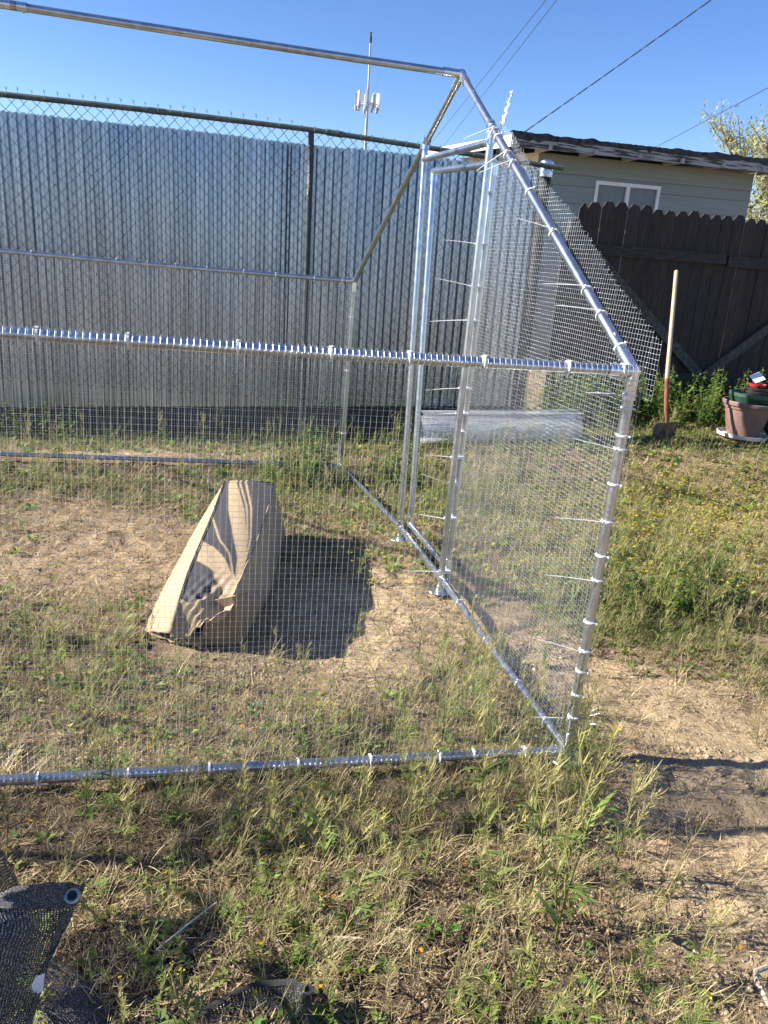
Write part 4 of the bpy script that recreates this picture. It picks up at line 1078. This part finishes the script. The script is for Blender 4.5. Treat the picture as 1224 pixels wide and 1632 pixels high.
grn_d = lambda x, y: np.clip(green(x, y) * (1.1 + fbm(x, y, 5, 81)), 0, 1)
def stuff(name, label, parts, mat):
    v, q, c = merge(parts); o = np_obj(name, np_mesh(name, v, q, c, mat)); return tag(o, label, kind='stuff')

# dry litter lying about
P_ = []
for zone, n, Ls, ws in ((ZN, 95000, (.012, .06), (.0012, .0030)), (ZM, 60000, (.02, .08), (.002, .0045)), (ZF, 26000, (.03, .10), (.004, .008))):
    p = off_pads(scat(n, *zone, dry_d)); N = len(p)
    shade_ = rng.uniform(0, 1, (N, 1)); c = DRY * shade_ + DRY2 * (1 - shade_)
    c = np.where(rng.uniform(0, 1, (N, 1)) < .30, np.array((.13, .09, .055)), c) * rng.uniform(.7, 1.2, (N, 1))
    P_.append(blades(on(p, .002), rng.uniform(0, 6.3, N), rng.normal(1.42, .20, N), rng.uniform(*Ls, N), rng.uniform(*ws, N), rng.normal(0, .5, N), 2, c, c, None, 4))
stuff('dry_litter', 'dry straw litter scattered over the soil', P_, 'dry')
# soil crumbs
p = off_pads(scat(15000, (-1.9, 1.3), (-1.2, .9), lambda x, y: np.clip(.5 - .42 * sandy(x, y) + fbm(x, y, 4, 91) * 1.5, .03, 1))); N = len(p)
cube = np.array([(a, b, c) for a in (-1, 1) for b in (-1, 1) for c in (-1, 1)], float) * .5
cq = np.array(((0, 1, 3, 2), (4, 6, 7, 5), (0, 4, 5, 1), (2, 3, 7, 6), (0, 2, 6, 4), (1, 5, 7, 3)))
sz = rng.gamma(2.0, .0018, N) + .0015; vv = cube[None] * (1 + rng.uniform(-.45, .35, (N, 8, 3))) * sz[:, None, None]
an = rng.uniform(0, 6.3, N); vx = vv[..., 0] * np.cos(an)[:, None] - vv[..., 1] * np.sin(an)[:, None]; vy = vv[..., 0] * np.sin(an)[:, None] + vv[..., 1] * np.cos(an)[:, None]
VV = np.stack([vx, vy, vv[..., 2] * .7], 2) + on(p, .001)[:, None, :]
sa = sandy(p[:, 0], p[:, 1])[:, None]; cc = (np.array((.23, .165, .11)) * (1 - sa) + np.array((.44, .34, .22)) * sa) * rng.uniform(.55, 1.25, (N, 1))
o = np_obj('soil_crumbs', np_mesh('soil_crumbs', VV.reshape(-1, 3), (np.arange(N)[:, None, None] * 8 + cq[None]).reshape(-1, 4), np.repeat(cc, 8, 0), 'crumb')); tag(o, 'small soil crumbs and grit', kind='stuff')
# short grass, green to straw
P_ = []
for zone, n, Ls, ws in ((ZN, 15000, (.02, .09), (.0012, .003)), (ZM, 32000, (.02, .085), (.002, .0045)), (ZF, 44000, (.03, .10), (.003, .007))):
    p = off_pads(scat(n, *zone, grn_d)); N = len(p); m = np.clip(rng.normal(.45, .3, (N, 1)) + .8 * (green(p[:, 0], p[:, 1])[:, None] - .5), 0, 1)
    c = (G2_ * rng.uniform(.6, 1.2, (N, 1))) * m + (DRY * .8) * (1 - m)
    P_.append(blades(on(p, -.002), rng.uniform(0, 6.3, N), rng.uniform(.05, .9, N), rng.uniform(*Ls, N), rng.uniform(*ws, N), rng.uniform(0, 1.2, N), 3, c * .8, c * 1.1))
stuff('short_grass', 'short patchy green and straw coloured grass', P_, 'veg')
# leafy ground weeds
P_ = []
for k in range(6):
    pr = rosette(100 + k, .05, 12, (G1, G2_, G1 * 1.2)[k % 3])
    for zone, n, s0, s1 in ((ZN, 170, .4, .9), (ZM, 420, .5, 1.1), (ZF, 420, .7, 1.5)):
        p = off_pads(scat(n, *zone, grn_d)); N = len(p); P_.append(inst(pr, on(p, -.003), rng.uniform(0, 6.3, N), rng.uniform(s0, s1, N), None, rng.uniform(.75, 1.25, (N, 3))))
stuff('ground_weeds', 'low leafy weeds spread over the yard', P_, 'veg')
# dry grass tufts
P_ = []
for k in range(5):
    pr = tuft(200 + k, .13, 16, DRY * .9, DRY * 1.1)
    for zone, n in ((ZN, 95), (ZM, 110), (ZF, 60)):
        p = off_pads(scat(n, *zone, lambda x, y: np.clip(dry_d(x, y) * (.3 + 1.2 * gauss(x, y, -.6, -.35, .9, .45)), 0, 1))); N = len(p)
        P_.append(inst(pr, on(p), rng.uniform(0, 6.3, N), rng.uniform(.5, 1.25, N), rng.normal(0, .25, (N, 2)), rng.uniform(.75, 1.2, (N, 1)) * np.ones(3)))
stuff('dry_grass', 'tufts of dry straw coloured grass', P_, 'dry')
# small seeding weeds and yellow flowers
P_ = []; mus = [merge([a for a in mustard(300 + k, (.22, .28, .18, .32, .25)[k], (3, 4, 3, 5, 4)[k], 8, 11, (0, .1, .35, 0, .6)[k]) if a is not None]) for k in range(5)]
for k, pr in enumerate(mus):
    for zone, n, s0, s1 in ((ZN, 42, .45, .95), (ZM, 70, .5, 1.0), (ZF, 60, .6, 1.2)):
        p = off_pads(scat(n, *zone, grn_d)); N = len(p); P_.append(inst(pr, on(p), rng.uniform(0, 6.3, N), rng.uniform(s0, s1, N), rng.normal(0, .15, (N, 2)), rng.uniform(.8, 1.2, (N, 1)) * np.ones(3)))
p = off_pads(scat(40, (-1.6, -.1), (-.3, .8), None)); N = len(p); P_.append(inst(mus[0], on(p), rng.uniform(0, 6.3, N), rng.uniform(.6, 1.1, N), rng.normal(0, .15, (N, 2)), None))
stuff('seeding_weeds', 'small seeding weeds scattered through the yard', P_, 'veg')
P_ = []
fl_d = lambda x, y: np.clip(1.0 * gauss(x, y, 2.2, 2.5, 1.5, .75) + .35 * gauss(x, y, 1.0, 1.7, .6, .5) + .16 * gauss(x, y, -.3, 2.0, .5, .6) + .02, 0, 1)
for n, zone, cf, sz_ in ((3200, ((-1, 5), (1.0, 4.0)), np.array((.66, .52, .05)), .012), (170, ((-2.4, .2), (-.9, 2.6)), np.array((.66, .36, .02)), .008)):
    p = scat(n, *zone, fl_d if n > 1000 else None); p = off_pads(p); N = len(p); hgt = rng.uniform(.03, .09, N); b = on(p)
    P_.append(blades(b, rng.uniform(0, 6.3, N), rng.uniform(0, .25, N), hgt, .0014, .1, 2, G2_, G2_))
    tp2 = b + np.stack([np.zeros(N), np.zeros(N), hgt * .97], 1)
    for k in range(3): P_.append(leaves(tp2, rng.uniform(0, 6.3, N), rng.uniform(-.1, .6, N), sz_ * rng.uniform(.7, 1.3, N), .6, cf * rng.uniform(.7, 1.15, (N, 1))))
stuff('yellow_flowers', 'tiny yellow wildflowers carpeting the yard', P_, 'veg')

# individual weeds that can be picked out
def proto_meshes(nm, parts):
    out = []
    for pn, a, mt in zip(('stem', 'seed_head', 'foliage'), parts, ('veg', 'veg', 'veg')):
        if a is not None: out.append((pn, np_mesh(nm + '_' + pn, *a, mt)))
    return out
def plant(nm, proto, x, y, s_, yaw, label, cat, group, tilt=(0, 0)):
    e = thing(nm, label, cat, (x, y, gz1(x, y)), group); e.rotation_euler = (tilt[0], tilt[1], yaw); e.scale = (s_, s_, s_)
    for pn, me in proto:
        o = bpy.data.objects.new(pn, me); col.objects.link(o); o.parent = e
        if pn == 'seed_head': o['kind'] = 'stuff'
    return e
mp_ = [proto_meshes('mustard', mustard(400 + k, .42, (6, 8, 5, 9, 7, 4)[k], (7, 9, 6, 8, 7, 5)[k], (24, 28, 22, 28, 24, 20)[k], (.05, .15, .1, .2, .7, .4)[k])) for k in range(6)]
bp_ = [proto_meshes('leafy', bush(500 + k, .5, (5, 7, 9)[k], (20, 22, 20)[k], (np.array((.11, .19, .04)), np.array((.085, .155, .035)), np.array((.15, .22, .05)))[k])) for k in range(3)]
def weed_look(s_, k):
    return ('tall ' if s_ >= .85 else 'knee-low ' if s_ >= .6 else 'short ') + ('green seeding weed', 'leafy green seeding weed', 'sparse green seeding weed', 'many-branched pale green seeding weed', 'dry straw-coloured seeding weed', 'thin half-dry seeding weed')[k]
front = [(-.368, -.72, 1.25, 0), (-.335, -.66, .8, 3), (-.87, -.617, .85, 1), (-1.056, -.60, .62, 5), (-.70, -.40, .7, 2), (-.636, -.757, .6, 4), (-.102, -.90, .62, 1), (-.25, -.40, .75, 3), (-.05, -.22, .6, 2), (-.48, -.50, .6, 0), (-1.0, -.35, .55, 3), (-1.3, -.2, .6, 1), (-1.48, -.15, .65, 0), (-.85, -.15, .55, 4), (-.6, -.14, .55, 1), (.02, -.62, .55, 5), (-.2, -.68, .55, 4), (-.5, -.93, .5, 2), (-.82, -.86, .5, 4), (-1.15, -.66, .45, 0), (-.42, -.30, .95, 1), (-.15, -.30, .9, 3), (-.3, -.52, .9, 3), (-.55, -.64, .8, 1), (-.75, -.56, .75, 3), (-.9, -.42, .7, 0), (-.62, -.26, .75, 3), (-.12, -.55, .8, 1), (-.45, -.84, .7, 3), (-.2, -.86, .6, 1), (-.7, -.93, .55, 3), (-.95, -.75, .6, 4), (-1.15, -.25, .6, 3), (-1.42, -.32, .55, 1), (.02, -.10, .8, 3), (.06, -.05, .7, 1)]
for i, (x, y, s_, k) in enumerate(front):
    lb = 'tallest yellow-green seeding weed with thick pale stalk before the bottom rail' if i == 0 else weed_look(s_, k) + ' before the near bottom rail'
    plant('seeding_weed', mp_[k], x, y, s_ * 1.14, i * 2.1, lb, 'weed', None if i == 0 else 'seeding weeds before the near bottom rail', (random.uniform(-.12, .12), random.uniform(-.12, .12)))
side = [(.30, .55, .8, 3), (.24, .85, .9, 1), (.36, 1.02, 1.0, 3), (.55, 1.12, .95, 0), (.62, .95, .8, 1), (.85, 1.2, 1.15, 3), (1.0, 1.05, 1.2, 1), (1.12, 1.3, 1.15, 0), (1.25, 1.0, 1.1, 3), (1.3, 1.35, 1.2, 1), (.75, 1.5, .9, 0), (1.45, 1.7, 1.1, 3), (.45, 1.6, .8, 1), (1.7, 1.5, 1.2, 0), (1.05, .62, .7, 4), (.95, .35, .65, 5), (.78, .02, .6, 5), (.98, .0, .55, 4), (.62, -.5, .55, 4), (.72, -.62, .7, 3), (.85, -.5, .7, 1), (.55, -.78, .5, 0), (.25, -.9, .45, 1), (.18, .25, .5, 4), (.2, .05, .45, 3)]
for i, (x, y, s_, k) in enumerate(side):
    plant('seeding_weed', mp_[k], x, y, s_, i * 1.7, weed_look(s_, k) + ' on the sandy ground outside the gable end', 'weed', 'seeding weeds beside the gable end', (random.uniform(-.15, .15), random.uniform(-.15, .15)))
inside = [(-.9, .35, .7, 0), (-.55, .45, .6, 2), (-.35, .25, .75, 3), (-.15, .4, .7, 1), (-.7, .12, .6, 5), (-.45, .85, .4, 2), (-.6, .8, .45, 0), (-1.6, .35, .6, 1), (-1.75, .6, .6, 3), (-1.3, .2, .5, 4), (-.25, .12, .65, 1), (-.12, .16, .75, 3), (-.2, .3, .8, 1), (-.4, .18, .8, 3), (-.3, .5, .7, 0), (-.12, .65, .6, 3), (-.55, .2, .7, 1), (-.8, .2, .65, 3)]
for i, (x, y, s_, k) in enumerate(inside):
    plant('seeding_weed', mp_[k], x, y, s_, i * 2.7, weed_look(s_, k) + ' growing inside the run', 'weed', 'seeding weeds inside the run', (random.uniform(-.1, .1), random.uniform(-.1, .1)))
clump = [(-.55, 3.22, .95, 2), (-.40, 3.32, 1.05, 1), (-.72, 3.12, .8, 0), (-.62, 3.32, .9, 2), (-.3, 3.2, .6, 2), (-.48, 3.1, .6, 1), (.22, 3.35, .75, 1), (.10, 3.15, .65, 2), (.38, 3.5, .7, 0), (.3, 3.1, .55, 2), (.05, 3.35, .55, 0)]
for i, (x, y, s_, k) in enumerate(clump):
    inn = i < 6
    plant('leafy_weed', bp_[k], x, y, s_, i * 2.2, 'bushy green weed clump by the far bottom rail inside the run' if inn else 'bushy green weed clump outside the door opening', 'weed', 'leafy clumps inside the run' if inn else 'leafy clumps outside the door')
out_ = [(.62, 1.25, .4, 2), (.85, 1.1, .6, 1), (1.0, 1.2, .7, 0), (1.15, 1.05, .65, 2), (1.3, 1.25, .7, 1), (1.5, 1.15, .65, 0), (1.35, 1.5, .6, 2), (.95, 1.45, .5, 1), (.7, 1.35, .45, 0), (.2, .62, .25, 2), (1.65, 1.55, .6, 1)]
for i, (x, y, s_, k) in enumerate(out_):
    plant('leafy_weed', bp_[k], x, y, s_, i * 2.3, ('waist-low' if s_ >= .6 else 'small') + (' loose green', ' dense dark green', ' many-stemmed yellow-green')[k] + ' leafy weed beyond the sandy patch', 'weed', 'leafy weeds beyond the sandy patch')
rolls = [(.44, 4.05, .5, 1), (.72, 3.95, .5, 0), (.9, 4.0, .5, 2), (1.2, 3.95, .55, 1), (1.45, 3.6, .6, 2), (1.7, 3.85, .5, 0), (2.0, 3.9, .5, 1), (1.15, 3.3, .55, 2), (1.9, 3.4, .55, 1)]
for i, (x, y, s_, k) in enumerate(rolls):
    plant('leafy_weed', bp_[k], x, y, s_, i * 1.9, 'leafy green weed growing in front of the wire mesh roll', 'weed', 'leafy weeds before the mesh roll')
i = 0
for x in np.arange(2.1, 5.6, .16):
    for y in (4.72, 5.02, 5.28):
        xx = x + random.uniform(-.07, .07); yy = y + random.uniform(-.1, .1)
        if abs(xx - 2.97) < .14 and yy < 4.85: continue
        plant('leafy_weed', bp_[i % 3], xx, yy, random.uniform(.95, 1.45) * (1.0 if y > 4.8 else .75), i * 1.3, ('loose ', 'dense dark ', 'many-stemmed ')[i % 3] + 'leafy weed ' + ('at the front of' if y < 4.8 else 'in the middle of' if y < 5.1 else 'at the back of') + ' the thicket along the wooden fence', 'weed', 'tall weeds along the wooden fence'); i += 1
for j, (x, y) in enumerate(((-2.8, 4.6), (-2.65, 4.55), (-2.5, 4.62), (-2.3, 4.5), (-1.95, 4.5), (-1.5, 4.45), (-.95, 4.4), (-.2, 4.35), (.1, 4.32), (.3, 4.2), (-2.62, 3.25), (-2.45, 3.2), (-2.3, 3.3))):
    plant('leafy_weed', bp_[j % 3], x, y, (.75 if j < 4 else .38) if j < 10 else .36, j * 2.9, 'leafy green weed at the foot of the corrugated wall' if j < 10 else 'low green weed tuft beside the far bottom rail', 'weed', 'leafy weeds at the foot of the metal wall' if j < 10 else 'low tufts beside the far bottom rail')
